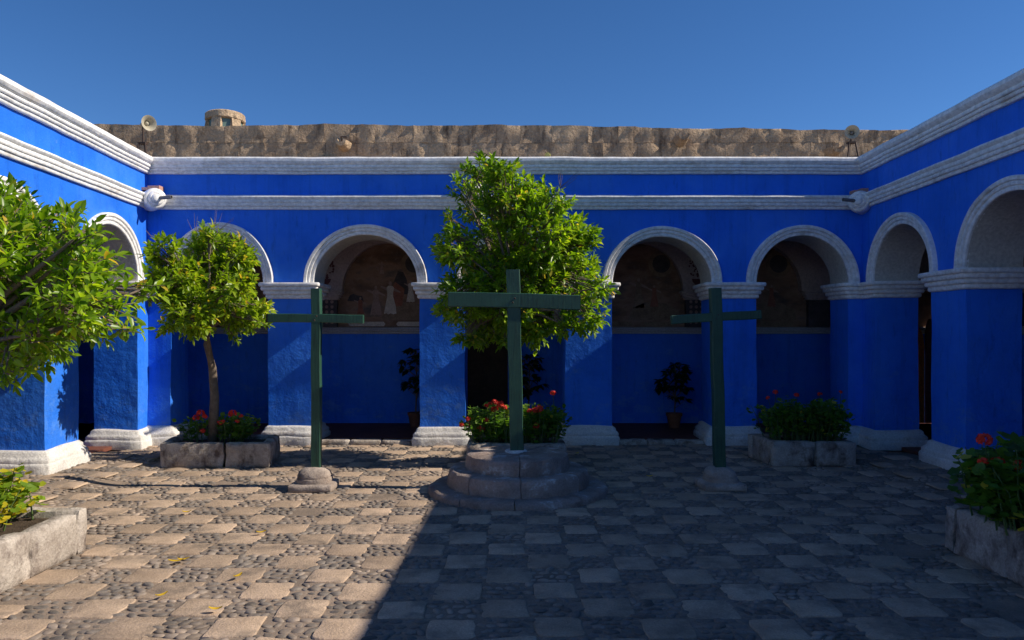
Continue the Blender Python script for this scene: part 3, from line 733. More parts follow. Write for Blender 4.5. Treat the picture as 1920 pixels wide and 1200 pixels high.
# ------------------------------------------------------------------ horn loudspeakers on tripods
def horn(px, py, Y, aim, topz_, lab, hsc):
    p = P(px, py, Y); base = Vector((p.x, p.y, 3.9)); t = empty('horn_loudspeaker', base, lab, 'loudspeaker')
    ax = Vector(aim).normalized()
    m = MB(); m.lathe([(0.02,-0.16),(0.035,-0.15),(0.045,-0.10),(0.04,-0.06),(0.022,-0.03),(0.035,0.0),(0.062,0.05),(0.092,0.085),(0.125,0.105),(0.131,0.108),(0.122,0.101),(0.085,0.075),(0.055,0.035),(0.03,-0.01),(0.0,-0.01)], p, ax, 30); m.v = [tuple(p+(Vector(v)-p)*hsc) for v in m.v]
    m.build('horn_bell', M['horn'], t, smooth=True, angle=50)
    m = MB(); m.lathe([(0.0,0.055),(0.018,0.05),(0.034,0.03),(0.036,0.0),(0.03,-0.02)], p, ax, 18); m.v = [tuple(p+(Vector(v)-p)*hsc) for v in m.v]; m.build('horn_core', M['pipe'] if hsc < 0.85 else M['horn'], t, smooth=True)
    b = p - ax*0.10; cz = topz_
    m = MB(); m.tube([b, (b.x, b.y, cz)], 0.016); m.tube([b+Vector((0,0,0.02)), b+Vector((0,0,-0.05))], 0.02); m.build('pole', M['steel'], t)
    m = MB(); m.box(b.x-0.055, b.x+0.055, b.y-0.05, b.y+0.05, cz-0.012, cz+0.012); m.build('bracket', M['steel'], t)
    for dx, dy in ((-0.13,-0.10),(0.14,-0.10),(0.0,0.14)):
        m = MB(); m.tube([(b.x+dx*0.35, b.y+dy*0.35, cz), (b.x+dx, b.y+dy, 3.9)], 0.014, 6); m.build('leg', M['steel'], t)
    zc = cz-0.22; f = 0.35+0.65*(cz-zc)/(cz-3.9)
    q = [(b.x+dx*f, b.y+dy*f, zc) for dx, dy in ((-0.13,-0.10),(0.14,-0.10),(0.0,0.14))]
    m = MB()
    for i in range(3): m.tube([q[i], q[(i+1)%3]], 0.010, 5)
    m.build('cross_brace', M['steel'], t)
horn(274, 232, 11.6, (0.75,-0.62,-0.05), P(0,267,11.6).z, 'cream horn loudspeaker on an iron tripod over the left roof corner', 0.9)
horn(1597, 250, 11.6, (-0.35,-0.93,0.02), P(0,265,11.6).z, 'cream horn loudspeaker on an iron tripod over the right roof corner', 0.8)

# ------------------------------------------------------------------ white scroll spouts at the string course
def scroll(px, py, Y, ax, pipe, lab, r=0.145):
    p = P(px, py, Y); t = empty('scroll_spout', p, lab, 'rain spout'); ax = Vector(ax).normalized()
    pr = [(0,-0.34),(r*0.8,-0.33),(r*1.0,-0.25),(r*1.02,-0.02),(r*0.98,0.03),(r*0.90,0.055),(r*0.78,0.066),(r*0.72,0.062),(r*0.66,0.085),(r*0.50,0.10),(r*0.44,0.095),(r*0.36,0.12),(r*0.22,0.13),(0,0.13)]
    m = MB(); m.lathe(pr, p, ax, 30); m.build('scroll', M['trim'], t, 0.012, True, angle=60)
    pp = Vector(pipe).normalized()
    m = MB(); a = p+ax*0.06; b = a+pp*0.24
    u = pp.cross(Vector((0,0,1))).normalized()
    m.lathe([(0.0,0.0),(0.024,0.0),(0.024,0.26),(0.017,0.26),(0.017,0.06),(0.0,0.06)], a, pp, 14); m.build('pipe', M['pipe'], t, smooth=True, angle=45)
    for dx, w in ((-0.10,0.13),(0.06,0.16)):
        m = MB(); c = p - ax*0.12 + Vector((dx*0.7, 0, r*1.02)); m.box(c.x-w/2, c.x+w/2, c.y-0.07, c.y+0.07, c.z-0.02, c.z+(0.018 if dx<0 else 0.04)); m.build('brick', M['brick'], t, 0.01)
scroll(290, 373, 10.36, (0.62,-0.78,0), (0.95,-0.3,0.02), 'white plaster scroll rain spout with pipe at the left wall corner')
scroll(1612, 378, 10.38, (-0.60,-0.80,0), (-0.95,-0.3,0.02), 'white plaster scroll rain spout with pipe at the right wall corner')
scroll(886, 360, 10.42, (0,-1,0), (0,-1,-0.05), 'white plaster scroll rain spout hidden behind the top of the middle tree', 0.16)

# ------------------------------------------------------------------ stepped round pedestal
pc = Vector((0.109, 7.57, 0))
pd = empty('cross_pedestal', pc, 'three-tier round stone pedestal under the middle cross', 'pedestal')
def tier(r, z0, z1, nst, a_off, rin, name='tier_stone'):
    e = [a_off + 2*math.pi*(i+random.uniform(-.13,.13))/nst for i in range(nst)] 
    for i in range(nst):
        a0 = e[i]+0.004/r; a1 = (e[(i+1)%nst] + (2*math.pi if i == nst-1 else 0))-0.004/r
        n = max(4, int((a1-a0)/0.09)); rr = r*random.uniform(0.985, 1.01); dz = random.uniform(-.006,.004)
        prof = [(rin,z0),(rr,z0),(rr*1.005,z0+(z1-z0)*0.35),(rr*1.0,z0+(z1-z0)*0.7),(rr-0.012,z1-0.014+dz),(rr-0.035,z1-0.002+dz),(rr-(rr-rin)*0.4,z1+dz),(rin,z1+dz)]
        m = MB(); m.lathe(prof, pc, (0,0,1), n, a0, a1)
        k = len(prof); m.f.append(tuple(range(k))[::-1]); m.f.append(tuple(n*k+j for j in range(k)))
        # finer wobble
        m.v = [tuple(Vector(v)+noise.noise_vector(Vector(v)*9)*0.014+noise.noise_vector(Vector(v)*26)*0.005) if v[2] > z0+0.002 or True else v for v in m.v]
        m.build(name, M['pedestal'], pd, smooth=True, angle=42)
tier(0.885, -0.02, 0.078, 9, 0.35, 0.58); tier(0.70, 0.03, 0.235, 8, 0.1, 0.38); tier(0.515, 0.19, 0.388, 5, 0.7, 0.06)
m = MB(); m.lathe([(0,0.3),(0.10,0.3),(0.11,0.385),(0.10,0.398),(0,0.40)], pc+Vector((0,0.08,0)), (0,0,1), 18); m.build('mortar_collar', M['plinth'], pd, 0.02, True)

# ------------------------------------------------------------------ crosses
def beam(mb, a, b, w, d, nseg=10, jit=0.002, sd=0):
    """timber from a to b, w wide (in the X-Z plane), d deep (along Y), chamfered edges"""
    a = Vector(a); b = Vector(b); t = (b-a).normalized(); y = Vector((0,1,0)); x = t.cross(y).normalized(); c = 0.006
    sec = [(-w/2+c,-d/2),(w/2-c,-d/2),(w/2,-d/2+c),(w/2,d/2-c),(w/2-c,d/2),(-w/2+c,d/2),(-w/2,d/2-c),(-w/2,-d/2+c)]
    V = []
    for i in range(nseg+1):
        p = a+(b-a)*i/nseg
        ox = noise.noise(Vector((i*0.5+sd, sd, 0)))*jit*2
        for s, q in sec:
            V.append(p + x*(s+ox+random.uniform(-jit,jit)*0.3) + y*(q+random.uniform(-jit,jit)*0.2))
    Fs = [tuple(range(8))[::-1], tuple(range(nseg*8, nseg*8+8))]
    for i in range(nseg):
        for k in range(8): Fs.append((i*8+k, i*8+(k+1)%8, (i+1)*8+(k+1)%8, (i+1)*8+k))
    mb.add(V, Fs)
def cross(Y, foot, top, w, armL, armR, aw, lab):
    f = P(*foot, Y); tp = P(*top, Y); r = empty('cross', f, lab, 'cross', 'green wooden crosses on stone bases')
    m = MB(); beam(m, f, tp, w, w*0.95, 14, 0.003, Y); m.build('upright', M['green'], r)
    m = MB(); beam(m, P(*armL, Y), P(*armR, Y), aw, aw*0.8, 8, 0.003, Y+3); o = m.build('crossbar', M['green'], r)
    o.location.y -= w*0.12
    c = (P(*armL, Y)+P(*armR, Y))/2
    for dz in (-0.02, 0.022): m = MB(); m.lathe([(0,0.006),(0.006,0.005),(0.009,0)], (f.x+(tp.x-f.x)*((c.z-f.z)/(tp.z-f.z))+dz*0.5, Y-w*0.12-aw*0.4-0.001, c.z+dz), (0,-1,0), 8); m.build('nail_head', M['steel'], r)
    return r
cl_ = cross(7.70, (593.5, 885), (593.5, 541), 0.094, (504.5, 596), (682, 598), 0.088, 'left green wooden cross on a sunlit stone base, its arm reaching towards the small tree')
cross(7.64, (969, 846), (962, 506), 0.136, (841, 561), (1087, 567), 0.146, 'thick middle green wooden cross on the round pedestal in front of the tree')
cr_ = cross(7.72, (1349, 876), (1341, 540), 0.110, (1258, 599.5), (1425, 589.5), 0.088, 'right green wooden cross on a shaded stone base, its arm tilted up to the right')
def cross_base(px, py, sw, root, Yc):
    c = P(px, 0, Yc); c.z = 0; r = root
    m = MB(); rough_block(m, c.x-sw/2, c.x+sw/2, c.y-sw/2, c.y+sw/2, -0.01, 0.085, 0.012, 6, 3, bev=0.014); m.build('foot_slab', M['sillar'], r, smooth=True, angle=50)
    m = MB(); m.lathe([(0,0.06),(sw*0.385,0.06),(sw*0.40,0.10),(sw*0.385,0.125),(sw*0.365,0.128),(sw*0.375,0.145),(sw*0.33,0.185),(sw*0.22,0.215),(0.0,0.225)], c, (0,0,1), 16)
    # squared-off drum
    m.v = [tuple(Vector((c.x, c.y, v[2])) + Vector((v[0]-c.x, v[1]-c.y, 0))*(1+0.09*math.cos(4*math.atan2(v[1]-c.y, v[0]-c.x)+math.pi)) ) for v in m.v]
    m.build('rounded_block', M['sillar'], r, 0.022, True, angle=50)
cross_base(590, 915, 0.445, cl_, 7.66)
cross_base(1350, 912, 0.44, cr_, 7.70)

# ------------------------------------------------------------------ planters
def planter(x0, x1, y0, y1, h, lab, sx=2, sy=2, skew=0.0, mat='planter'):
    c = Vector(((x0+x1)/2, (y0+y1)/2, 0)); r = empty('planter', c, lab, 'planter', 'square stone planters of the courtyard'); t = 0.13
    def blk(a0, a1, b0, b1):
        m = MB(); rough_block(m, a0, a1, b0, b1, -0.01, h+random.uniform(-.010,.008), 0.024, max(4,int((a1-a0)/0.055)), 6, sd=random.uniform(0,50), bev=0.016)
        if skew: m.v = [(v[0]+skew*(v[1]-y0), v[1], v[2]) for v in m.v]
        m.build('planter_stone', M[mat], r, smooth=True, angle=45)
    for yy0, yy1 in ((y0, y0+t), (y1-t, y1)):
        e = [x0] + [x0+(x1-x0)*(i+1)/sx + (random.uniform(-.12,.12) if i < sx-1 else 0) for i in range(sx)]
        for i in range(sx): blk(e[i]+0.002, e[i+1]-0.002, yy0, yy1)
    for xx0, xx1 in ((x0, x0+t), (x1-t, x1)):
        e = [y0+t] + [y0+t+(y1-y0-2*t)*(i+1)/sy for i in range(sy)]
        for i in range(sy): blk(xx0, xx1, e[i]+0.002, e[i+1]-0.002)
    m = MB(); n = 10; V = []
    for j in range(n+1):
        for i in range(n+1):
            x = x0+0.06+(x1-x0-0.12)*i/n; y = y0+0.06+(y1-y0-0.12)*j/n
            V.append((x+skew*(y-y0), y, h-0.055+0.03*noise.noise(Vector((x*6,y*6,0)))))
    m.add(V, [(j*(n+1)+i, j*(n+1)+i+1, (j+1)*(n+1)+i+1, (j+1)*(n+1)+i) for i in range(n) for j in range(n)])
    m.build('soil', M['soil'], r, smooth=True)
    return r
planter(*PL[0], 0.30, 'stone planter around the small left tree trunk', 2, 1, -0.15)
planter(*PL[1], 0.29, 'stone planter of red geraniums behind the round pedestal', 2, 1)
planter(*PL[2], 0.30, 'stone planter with a dense green bush before the right arches', 2, 1, -0.10)
planter(*PL[3], 0.315, 'pale sunlit stone planter cut off at the lower left edge', 2, 2)
planter(*PL[4], 0.335, 'dark shaded stone planter cut off at the lower right edge', 2, 2)

# ------------------------------------------------------------------ leaves
LT_V = np.array([(0,0,0),(0.30,0,-0.02),(0.66,0,-0.03),(1.0,0,-0.10),(0.28,0.42,0.07),(0.66,0.38,0.05),(0.28,-0.42,0.07),(0.66,-0.38,0.05)])
LT_F = np.array([(0,1,4),(1,5,4),(1,2,5),(2,3,5),(0,6,1),(1,6,7),(1,7,2),(2,7,3)])
k7 = 8
GT_V = np.array([(0.45,0,-0.06)] + [(0.45+0.5*(1 if q%2 else 0.84)*math.cos(2*math.pi*(q+.5)/k7), 0.55*(1 if q%2 else 0.84)*math.sin(2*math.pi*(q+.5)/k7), 0.06*(q%2)) for q in range(k7)])
GT_F = np.array([(0, 1+q, 1+(q+1)%k7) for q in range(k7)])
def unit(a): return a/np.maximum(1e-9, np.linalg.norm(a, axis=-1, keepdims=True))
def leaf_mesh(name, mat, base, dirs, nrm, ln, wd, tint, tmpl=(LT_V, LT_F), origin=(0,0,0)):
    V, Fc = tmpl; dirs = unit(dirs); side = unit(np.cross(nrm, dirs)); up = np.cross(dirs, side)
    n = len(base)
    P_ = (base[:,None,:] + dirs[:,None,:]*(V[None,:,0:1]*ln[:,None,None]) + side[:,None,:]*(V[None,:,1:2]*wd[:,None,None]) + up[:,None,:]*(V[None,:,2:3]*ln[:,None,None]))
    P_ = P_.reshape(-1,3) - np.array(origin)
    Ff = (Fc[None] + (np.arange(n)*len(V))[:,None,None]).reshape(-1,3)
    me = bpy.data.meshes.new(name); me.vertices.add(len(P_)); me.vertices.foreach_set('co', P_.ravel())
    me.loops.add(Ff.size); me.loops.foreach_set('vertex_index', Ff.ravel().astype(np.int32))
    me.polygons.add(len(Ff)); me.polygons.foreach_set('loop_start', np.arange(0, Ff.size, 3, dtype=np.int32))
    me.polygons.foreach_set('use_smooth', np.ones(len(Ff), dtype=bool))
    me.update(calc_edges=True)
    at = me.attributes.new('tint', 'FLOAT', 'POINT'); at.data.foreach_set('value', np.repeat(tint, len(V)).astype(np.float32))
    me.materials.append(mat); return me
def link(me, name, parent, kind=None, loc=(0,0,0)):
    o = bpy.data.objects.new(name, me); col.objects.link(o); o.parent = parent; o.location = loc
    if kind: o['kind'] = kind
    return o
def blobs_px(bl, Y, spread, shrink=0.07):
    out = []
    for i, (px, py, r) in enumerate(bl):
        p = P(px, py, Y); rr = r*Y/F
        out.append((np.array([p.x, p.y + math.sin(i*2.4)*spread, p.z]), max(0.05, rr-shrink)))
    return out
def sprays(bl, nspray, rs, ctr, L=(0.10,0.2), nl=(6,10), shell=0.45, up=0.35):
    """twigs on the blobs' outer volume, each carrying leaves; returns arrays"""
    w = np.array([r**2.2 for _, r in bl]); w /= w.sum()
    tw = []; B=[]; D=[]; Nn=[]; Ln=[]
    for _ in range(nspray):
        c, r = bl[rs.choice(len(bl), p=w)]
        d = unit(rs.normal(size=3)); rad = r*(shell+(1-shell)*rs.random()**0.6)*(1.0)
        p = c + d*rad*np.array([1,1,1])
        out = unit(0.75*d + 0.35*unit(p-ctr) + np.array([0,0,up]) + rs.normal(size=3)*0.35)
        l = rs.uniform(*L); q = p - out*l*0.4
        tw.append((q, q+out*l))
        k = rs.integers(*nl); a0 = rs.uniform(0,6.28)
        s = unit(np.cross(out, np.array([0.3,0.2,1.0]))); s2 = np.cross(out, s)
        for j in range(k):
            t = (j+0.6)/k; a = a0 + j*2.4
            radial = s*math.cos(a)+s2*math.sin(a)
            dl = unit(out*(0.35+0.9*t**2) + radial*(0.95-0.4*t) + rs.normal(size=3)*0.18 + np.array([0,0,-0.10]))
            nn = unit(np.array([0,0,1.0])*0.8 + out*0.5 - radial*0.2 + rs.normal(size=3)*0.35)
            B.append(q+out*l*t); D.append(dl); Nn.append(nn)
    return tw, np.array(B), np.array(D), np.array(Nn)
def tree(name, lab, base, trunk, limbs, bl, Y, spread, nspray, leaf, mat, seed, parts=0, wid=0.40, bare=[], L=(0.1,0.2), extra=[], NL=(6,10), shrink=0.07):
    rs = np.random.default_rng(seed); r = empty(name, base, lab, 'tree')
    m = MB(); m.tube([p for p, _ in trunk], [q for _, q in trunk], 10); to = m.build('trunk', M['bark'], r, 0.008, True)
    blb = blobs_px(bl, Y, spread, shrink) + extra; top = Vector(trunk[-1][0]); ctr = np.mean([c for c, _ in blobs_px(bl, Y, spread)], axis=0)
    for i, (c, rr) in enumerate(blb):
        e = Vector(c); mid = top.lerp(e, 0.5) + Vector((0,0,0.08)) + noise.noise_vector(e*3)*0.1
        m = MB(); m.tube([top+Vector((0,0,-0.05)), top.lerp(mid, .5)+noise.noise_vector(e*5)*0.05, mid, mid.lerp(e,.6)+noise.noise_vector(e*7)*0.05, e], [trunk[-1][1]*0.62, trunk[-1][1]*0.48, trunk[-1][1]*0.34, trunk[-1][1]*0.2, 0.006], 7)
        m.build('limb', M['bark'], r, smooth=True)
    tw, B, D, Nn = sprays(blb, nspray, rs, ctr, L, NL)
    keep = B[:,2] > 0.9
    B, D, Nn = B[keep], D[keep], Nn[keep]
    n = len(B); ln = rs.uniform(0.72, 1.18, n)*leaf; wd = ln*wid*rs.uniform(0.85,1.15,n)
    # colour varies by clump and by leaf
    cl = np.array([0.5+0.5*noise.noise(Vector(b)*3.2) for b in B])
    tint = np.clip(0.10+0.62*cl + rs.normal(0,0.16,n), 0, 0.88); yl = rs.random(n) < 0.05; tint[yl] = rs.uniform(0.9,1.0,yl.sum())
    ol = worldloc(r)
    idx = np.arange(n)
    if parts:
        d = B; px = VX + B[:,0]/B[:,1]*F; py = VY-(B[:,2]-H)/B[:,1]*F
        vis = (px > 2) & (px < 1918) & (py > 0)
        # nearest the camera within each direction: take the front of the crown
        score = np.where(vis, -B[:,1] + ln*2, -1e6); order = np.argsort(-score)[:parts]
        for i in order:
            me = leaf_mesh('leaf', mat, np.zeros((1,3)), D[i:i+1], Nn[i:i+1], ln[i:i+1], wd[i:i+1], tint[i:i+1])
            link(me, 'leaf', r, None, tuple(B[i]-np.array(ol)))
        idx = np.setdiff1d(idx, order)
    me = leaf_mesh('crown', mat, B[idx], D[idx], Nn[idx], ln[idx], wd[idx], tint[idx], origin=ol)
    link(me, 'crown', r, 'stuff')
    m = MB()
    for a, b in tw:
        a, b = Vector(a), Vector(b); c = a.lerp(Vector(ctr), 0.22)
        m.tube([c, a, b], [0.006, 0.004, 0.002], 4, False)
    for a, b in bare:
        for q in range(3):
            bb = b + Vector((random.uniform(-.08,.08), random.uniform(-.08,.08), random.uniform(-.06,.06)))
            m.tube([a, a.lerp(bb,.5)+noise.noise_vector(bb*9)*0.03, bb], [0.004,0.003,0.0012], 4, False)
    m.build('twigs', M['bark'], r, kind='stuff')
    return r
T3 = [(898,318,34),(868,345,36),(935,330,36),(950,322,22),(1000,372,44),(950,385,62),(885,385,32),(1040,385,30),(845,405,16),(832,470,26),(860,470,44),(925,470,78),(1010,450,80),(1075,450,48),(1100,500,42),(1115,545,26),(1050,530,80),(960,550,90),(875,560,56),(835,575,28),(1090,590,45),(1000,600,60),(915,610,48),(1060,615,28),(1125,560,16),(880,625,30),(950,630,30)]
b3 = Vector((0.13, 9.15, 0.24))
tree('orange_tree', 'tall bushy orange tree standing behind the middle green cross', b3,
     [(b3, 0.07), (b3+Vector((0.0,0,0.5)), 0.055), (b3+Vector((-0.03,0,1.0)), 0.05), (b3+Vector((0.02,0.02,1.55)), 0.045)], 6, T3, 9.2, 0.42, 1750, 0.088, M['leaf'], 3, wid=0.48, L=(0.08,0.17), NL=(8,13),
     bare=[(P(1030,370,9.1), P(1075,325,9.1)), (P(1050,350,9.1), P(1060,320,9.1)), (P(880,380,9.1), P(915,300,9.2))])
T2 = [(395,445,24),(372,470,40),(330,480,36),(420,478,42),(300,520,30),(345,530,52),(400,530,62),(455,540,36),(480,580,26),(440,585,42),(380,590,48),(320,580,40),(285,560,22),(490,605,14),(420,620,24),(350,612,28)]
b2 = Vector((-3.55, 9.15, 0.24))
tree('orange_tree', 'small round yellow-green orange tree with bare slim trunk left of the left cross', b2,
     [(b2, 0.062), (P(402,745,9.15), 0.052), (P(398,690,9.15), 0.046), (P(389,645,9.0), 0.044), (P(388,610,8.9), 0.04)], 5, T2, 8.78, 0.30, 640, 0.088, M['leaf2'], 5, wid=0.50, NL=(8,13),
     bare=[(P(370,450,9.1), P(362,405,9.1)), (P(385,450,9.1), P(425,405,9.1)), (P(320,480,9.1), P(285,440,9.1)), (P(400,450,9.1), P(405,398,9.1))])
T1 = [(-260,450,150),(-110,490,180),(20,480,80),(80,450,52),(135,480,52),(185,505,48),(222,540,36),(180,575,60),(100,560,76),(20,600,85),(105,628,46),(195,610,36),(45,652,34),(235,575,26),(140,622,24),(60,690,10),(-60,610,120),(-200,640,140),(-330,560,160),(58,385,14),(196,440,8),(125,425,22),(10,430,34),(-150,330,120)]
b1 = Vector((-3.72, 4.9, 0.26))
tree('orange_tree', 'big dark-leaved orange tree cut off by the left edge of the picture', b1,
     [(b1, 0.085), (b1+Vector((0.02,0,0.5)), 0.075), (b1+Vector((-0.02,0.02,1.0)), 0.07)], 5, T1, 4.95, 0.30, 3000, 0.086, M['leaf'], 9, parts=300, wid=0.44, NL=(7,12), shrink=0.035,
     bare=[], L=(0.12,0.26), extra=[(np.array(P(px, py, Y_)), r_) for px, py, Y_, r_ in ((60,520,6.2,.50),(20,560,7.0,.48),(75,540,7.6,.42),(110,560,8.1,.36),(90,600,7.9,.34),(60,620,7.3,.34),(120,500,7.7,.34))])
# low bare branch with a few leaves sticking into the picture
tr1 = [o for o in bpy.data.objects if o.type == 'EMPTY' and o.get('label','').startswith('big dark')][0]
m = MB(); m.tube([P(-170,730,4.9), P(-20,716,4.85), P(60,684,4.8)], [0.016,0.011,0.006], 8); m.build('limb', M['bark'], tr1, 0.01, True)
rs = np.random.default_rng(4); n = 26
B = np.array([P(60+rs.uniform(-35,30), 684+rs.uniform(-25,18), 4.8) for _ in range(n)]); D = rs.normal(size=(n,3))+np.array([0.2,0,-0.6]); Nn = rs.normal(size=(n,3))*0.5+np.array([0,-0.5,0.6])
link(leaf_mesh('leaf_cluster', M['leaf'], B, D, Nn, np.full(n,0.095), np.full(n,0.034), rs.uniform(0.1,0.6,n), origin=worldloc(tr1)), 'leaf_cluster', tr1, 'stuff')

# ------------------------------------------------------------------ geraniums
def flower_mesh():
    m = MB(); rs = random.Random(2)
    for k in range(22):
        a = rs.uniform(0,6.28); z = rs.uniform(-0.5,1); q = math.sqrt(max(0,1-z*z)); c = Vector((0.024*q*math.cos(a), 0.024*q*math.sin(a), 0.018*z))
        n = c.normalized(); u = n.cross(Vector((0.1,0.3,1))).normalized(); w = n.cross(u)
        V = [c+n*0.004]
        for j in range(5):
            for dd, rr in ((-0.5,0.010),(0.0,0.0155),(0.5,0.010)):
                an = 2*math.pi*(j+dd*0.7)/5; V.append(c + (u*math.cos(an)+w*math.sin(an))*rr + n*rs.uniform(0.003,0.009))
        m.add(V, [(0,1+q_,1+(q_+1)%15) for q_ in range(15)])
    me = bpy.data.meshes.new('flower_head'); me.from_pydata([tuple(v) for v in m.v], [], m.f); me.materials.append(M['red']); return me
FM = flower_mesh()
def geranium(lab, x0, x1, y0, y1, z0, h, nst, nleaf, mat, flowers, seed, leaf=0.06, parts=0, stemmy=False):
    rs = np.random.default_rng(seed); c = Vector(((x0+x1)/2,(y0+y1)/2,z0)); r = empty('geranium_plant', c, lab, 'plant', 'geraniums growing in the stone planters')
    st = MB(); B=[]; D=[]; Nn=[]
    for i in range(nst):
        bx_ = np.array([rs.uniform(x0+0.08,x1-0.08), rs.uniform(y0+0.05,y1-0.05), z0])
        fx = (bx_[0]-c.x)/((x1-x0)/2); fy = (bx_[1]-c.y)/((y1-y0)/2)
        hh = h*(1-0.35*max(abs(fx),abs(fy))**3)*rs.uniform(0.72,1.08)
        tip = bx_+np.array([fx*0.10+rs.normal()*0.04, fy*0.06+rs.normal()*0.04, hh])
        st.tube([bx_, bx_*0.4+tip*0.6+rs.normal(size=3)*0.015, tip], [0.007,0.005,0.003], 5, False)
        for j in range(nleaf):
            t = rs.uniform(0.12,1.0)**0.7; a = rs.uniform(0,6.28); rad = np.array([math.cos(a), math.sin(a), rs.uniform(-0.2,0.5)])
            p = bx_*(1-t)+tip*t + rad*rs.uniform(0.01,0.06); B.append(p); D.append(rad+np.array([0,0,rs.uniform(-.4,.3)]))
            Nn.append(np.array([rad[0]*0.7, rad[1]*0.7-0.15, 0.9])+rs.normal(size=3)*0.35)
    B=np.array(B); D=np.array(D); Nn=np.array(Nn); n=len(B); ln = rs.uniform(0.6,1.15,n)*leaf
    cl = np.array([0.5+0.5*noise.noise(Vector(b)*6) for b in B]); tint = np.clip(0.1+0.6*cl+rs.normal(0,0.15,n),0,0.92); tint[rs.random(n)<0.02] = 1
    idx = np.arange(n)
    if parts:
        px = VX + B[:,0]/B[:,1]*F; vis = (px>0)&(px<1920); order = np.argsort(np.where(vis, B[:,1], 1e6)-ln)[:parts]
        for i in order:
            link(leaf_mesh('leaf', mat, np.zeros((1,3)), D[i:i+1], Nn[i:i+1], ln[i:i+1], ln[i:i+1], tint[i:i+1], (GT_V, GT_F)), 'leaf', r, None, tuple(B[i]-np.array(c)))
        idx = np.setdiff1d(idx, order)
    link(leaf_mesh('foliage', mat, B[idx], D[idx], Nn[idx], ln[idx], ln[idx], tint[idx], (GT_V, GT_F), origin=c), 'foliage', r, 'stuff')
    for (px, py, Y, s) in flowers:
        p = P(px, py, Y); o = link(FM, 'flower_head', r, None, tuple(p-c)); o.scale = (s,s,s); o.rotation_euler = (rs.uniform(-.5,.5), rs.uniform(-.5,.5), rs.uniform(0,6))
        q = Vector((min(max(p.x, x0+0.1), x1-0.1)*0.6+c.x*0.0+p.x*0.4, p.y+0.05, max(z0+0.1, p.z-0.28)))
        st.tube([q, (q+p)/2+Vector((0.01,0,0.01)), p], [0.004,0.003,0.0025], 5, False)
    st.build('stems', M['gstem'], r, kind='stuff')
M['gstem'] = plain('green_stem', (0.09,0.15,0.04), 0.6)
f = lambda Y, *a: [(x, y, Y+random.uniform(-.03,.05), s) for x, y, s in a]
geranium('red geraniums round the trunk of the small left tree', -3.92,-3.10,8.92,9.45,0.25,0.32,34,20,M['gleaf'],
         f(9.0,(376,775,1.5),(368,783,1.3),(384,781,1.0),(436,775,1.5),(412,793,1.0),(418,790,.8),(452,780,.8),(380,808,1.0),(445,790,.9)), 11)
geranium('sunlit bright red geranium clump just behind the round pedestal', -0.47,0.70,8.78,9.45,0.25,0.46,110,22,M['gleaf'],
         f(8.9,(938,758,1.5),(928,754,1.2),(946,764,1.1),(927,767,1.3),(902,804,1.5),(911,788,1.1),(880,797,.9),(866,797,1.0),(878,786,1.0),(1010,768,1.7),(1001,770,1.2),(1006,799,1.4),(1037,737,1.1),(992,771,1.0),(919,757,.8),(912,761,.9)), 12)
geranium('dense dark green bush with few small red flowers in the far right planter', 3.14,4.12,8.95,9.55,0.25,0.50,110,22,M['gleaf'],
         f(9.1,(1454,735,1.0),(1493,741,1.0),(1537,739,.9),(1440,746,.8),(1576,735,.7)), 13)
geranium('yellowing green geranium in the lower left planter', -4.2,-3.26,4.45,5.40,0.27,0.40,75,34,M['yleaf'], [], 14, 0.062, parts=120)
geranium('shaded red geranium spilling over the lower right planter', 3.12,4.4,4.6,5.48,0.29,0.56,190,26,M['gleaf'],
         f(4.95,(1846,824,1.5),(1843,866,1.0),(1871,868,1.4),(1914,874,1.4)), 15, 0.075, parts=200)

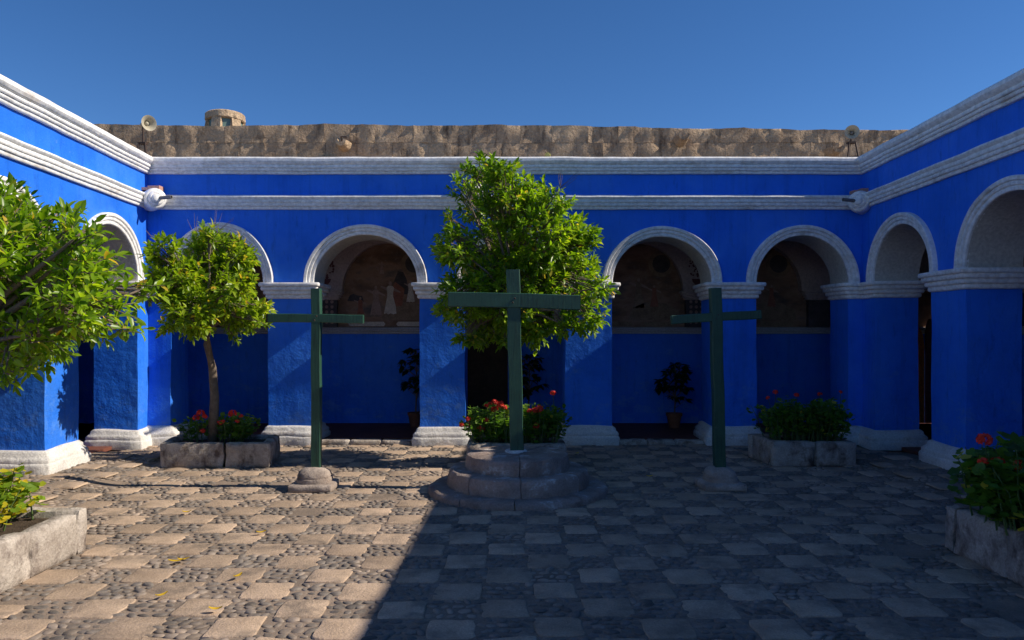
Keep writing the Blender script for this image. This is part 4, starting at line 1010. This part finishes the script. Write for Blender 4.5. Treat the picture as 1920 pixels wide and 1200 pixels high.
# ------------------------------------------------------------------ potted plants in the gallery
def potted(x, y, hpl, spread, lab, seed):
    rs = np.random.default_rng(seed); c = Vector((x, y, 0.05)); r = empty('potted_plant', c, lab, 'potted plant', 'potted plants in the far gallery')
    m = MB(); m.lathe([(0,0),(0.085,0),(0.115,0.19),(0.128,0.19),(0.13,0.235),(0.112,0.235),(0.105,0.20),(0,0.20)], c, (0,0,1), 22); m.build('pot', M['terra'], r, smooth=True, angle=40)
    m = MB(); tip = c+Vector((0.02,0,hpl)); m.tube([c+Vector((0,0,0.15)), c+Vector((0.02,0,hpl*0.5)), tip], [0.014,0.011,0.006], 7)
    B=[];D=[];Nn=[]
    for k in range(46):
        t = rs.uniform(0.42,1.0); a = rs.uniform(0,6.28); s = spread*(1.1-abs(t-0.68)*1.5)*rs.uniform(0.4,1.0)
        q = c+Vector((s*math.cos(a), s*math.sin(a), hpl*t+0.04))
        m.tube([c+Vector((0.02,0,hpl*(t-0.1))), q], [0.005,0.003], 4, False)
        for j in range(6):
            b = a+rs.uniform(-1.6,1.6); B.append(np.array(q)); D.append([math.cos(b), math.sin(b), rs.uniform(-0.9,0.2)]); Nn.append(rs.normal(size=3)*0.4+np.array([0,0,1]))
    m.build('stems', M['bark'], r, smooth=True)
    n=len(B); link(leaf_mesh('foliage', M['dleaf'], np.array(B), np.array(D), np.array(Nn), rs.uniform(.10,.15,n), rs.uniform(.05,.065,n), rs.random(n), origin=c), 'foliage', r, 'stuff')
potted(*P(1264,0,12.1).xy, 0.98, 0.26, 'dark potted plant against the gallery wall in the arch left of the right cross', 21)
potted(*P(779,0,12.2).xy, 1.22, 0.24, 'tall dark potted plant half hidden by the pier left of the middle tree', 22)
potted(*P(990,0,12.2).xy, 1.15, 0.28, 'dark potted plant beside the gallery door behind the middle cross', 23)

# ------------------------------------------------------------------ fallen leaves
for i, (px, py, a, lab) in enumerate(((490,998,.5,'yellow fallen leaf on the paving below the left cross'),
        (330,1052,.2,'long curled yellow fallen leaf, the longest of those near the lower left planter'),
        (344,1049,.4,'short yellow fallen leaf touching a longer one near the lower left planter'),
        (446,1080,1.1,'yellow fallen leaf on a pale slab well below the left cross'),
        (303,1116,.9,'yellow fallen leaf beside pebbles, closest to the lower left planter'),
        (404,1142,.1,'yellow-brown fallen leaf on pebbles, nearest of all to the bottom edge'),
        (350,960,.3,'yellow fallen leaf on the sunlit paving left of the left cross base'),
        (1218,893,.2,'dull yellow fallen leaf on the shaded paving left of the right cross base'),
        (1082,850,.9,'small dull leaf on the shaded paving right of the round pedestal'))):
    Y = (H-0.03)*F/(py-VY); p = P(px, py, Y); rs = np.random.default_rng(i)
    m = MB(); L_ = 0.075 if i != 1 else 0.10; pts = []
    for k in range(6):
        t = k/5; w = 0.017*math.sin(math.pi*(0.06+0.9*t)); zc = 0.012*(2*t-1)**2
        x_, y_ = (t-0.5)*L_*math.cos(a), (t-0.5)*L_*math.sin(a)
        for s, dz in ((-1,0.006),(0,0),(1,0.006)): pts.append((p.x+x_-s*w*math.sin(a), p.y+y_+s*w*math.cos(a), 0.028+zc+dz))
    m.add(pts, [(k*3+j, k*3+j+1, k*3+j+4, k*3+j+3) for k in range(5) for j in range(2)])
    o = m.build('fallen_leaf', M['dead'], None, smooth=True); tag(o, lab, 'leaf', 'yellow leaves fallen on the paving')
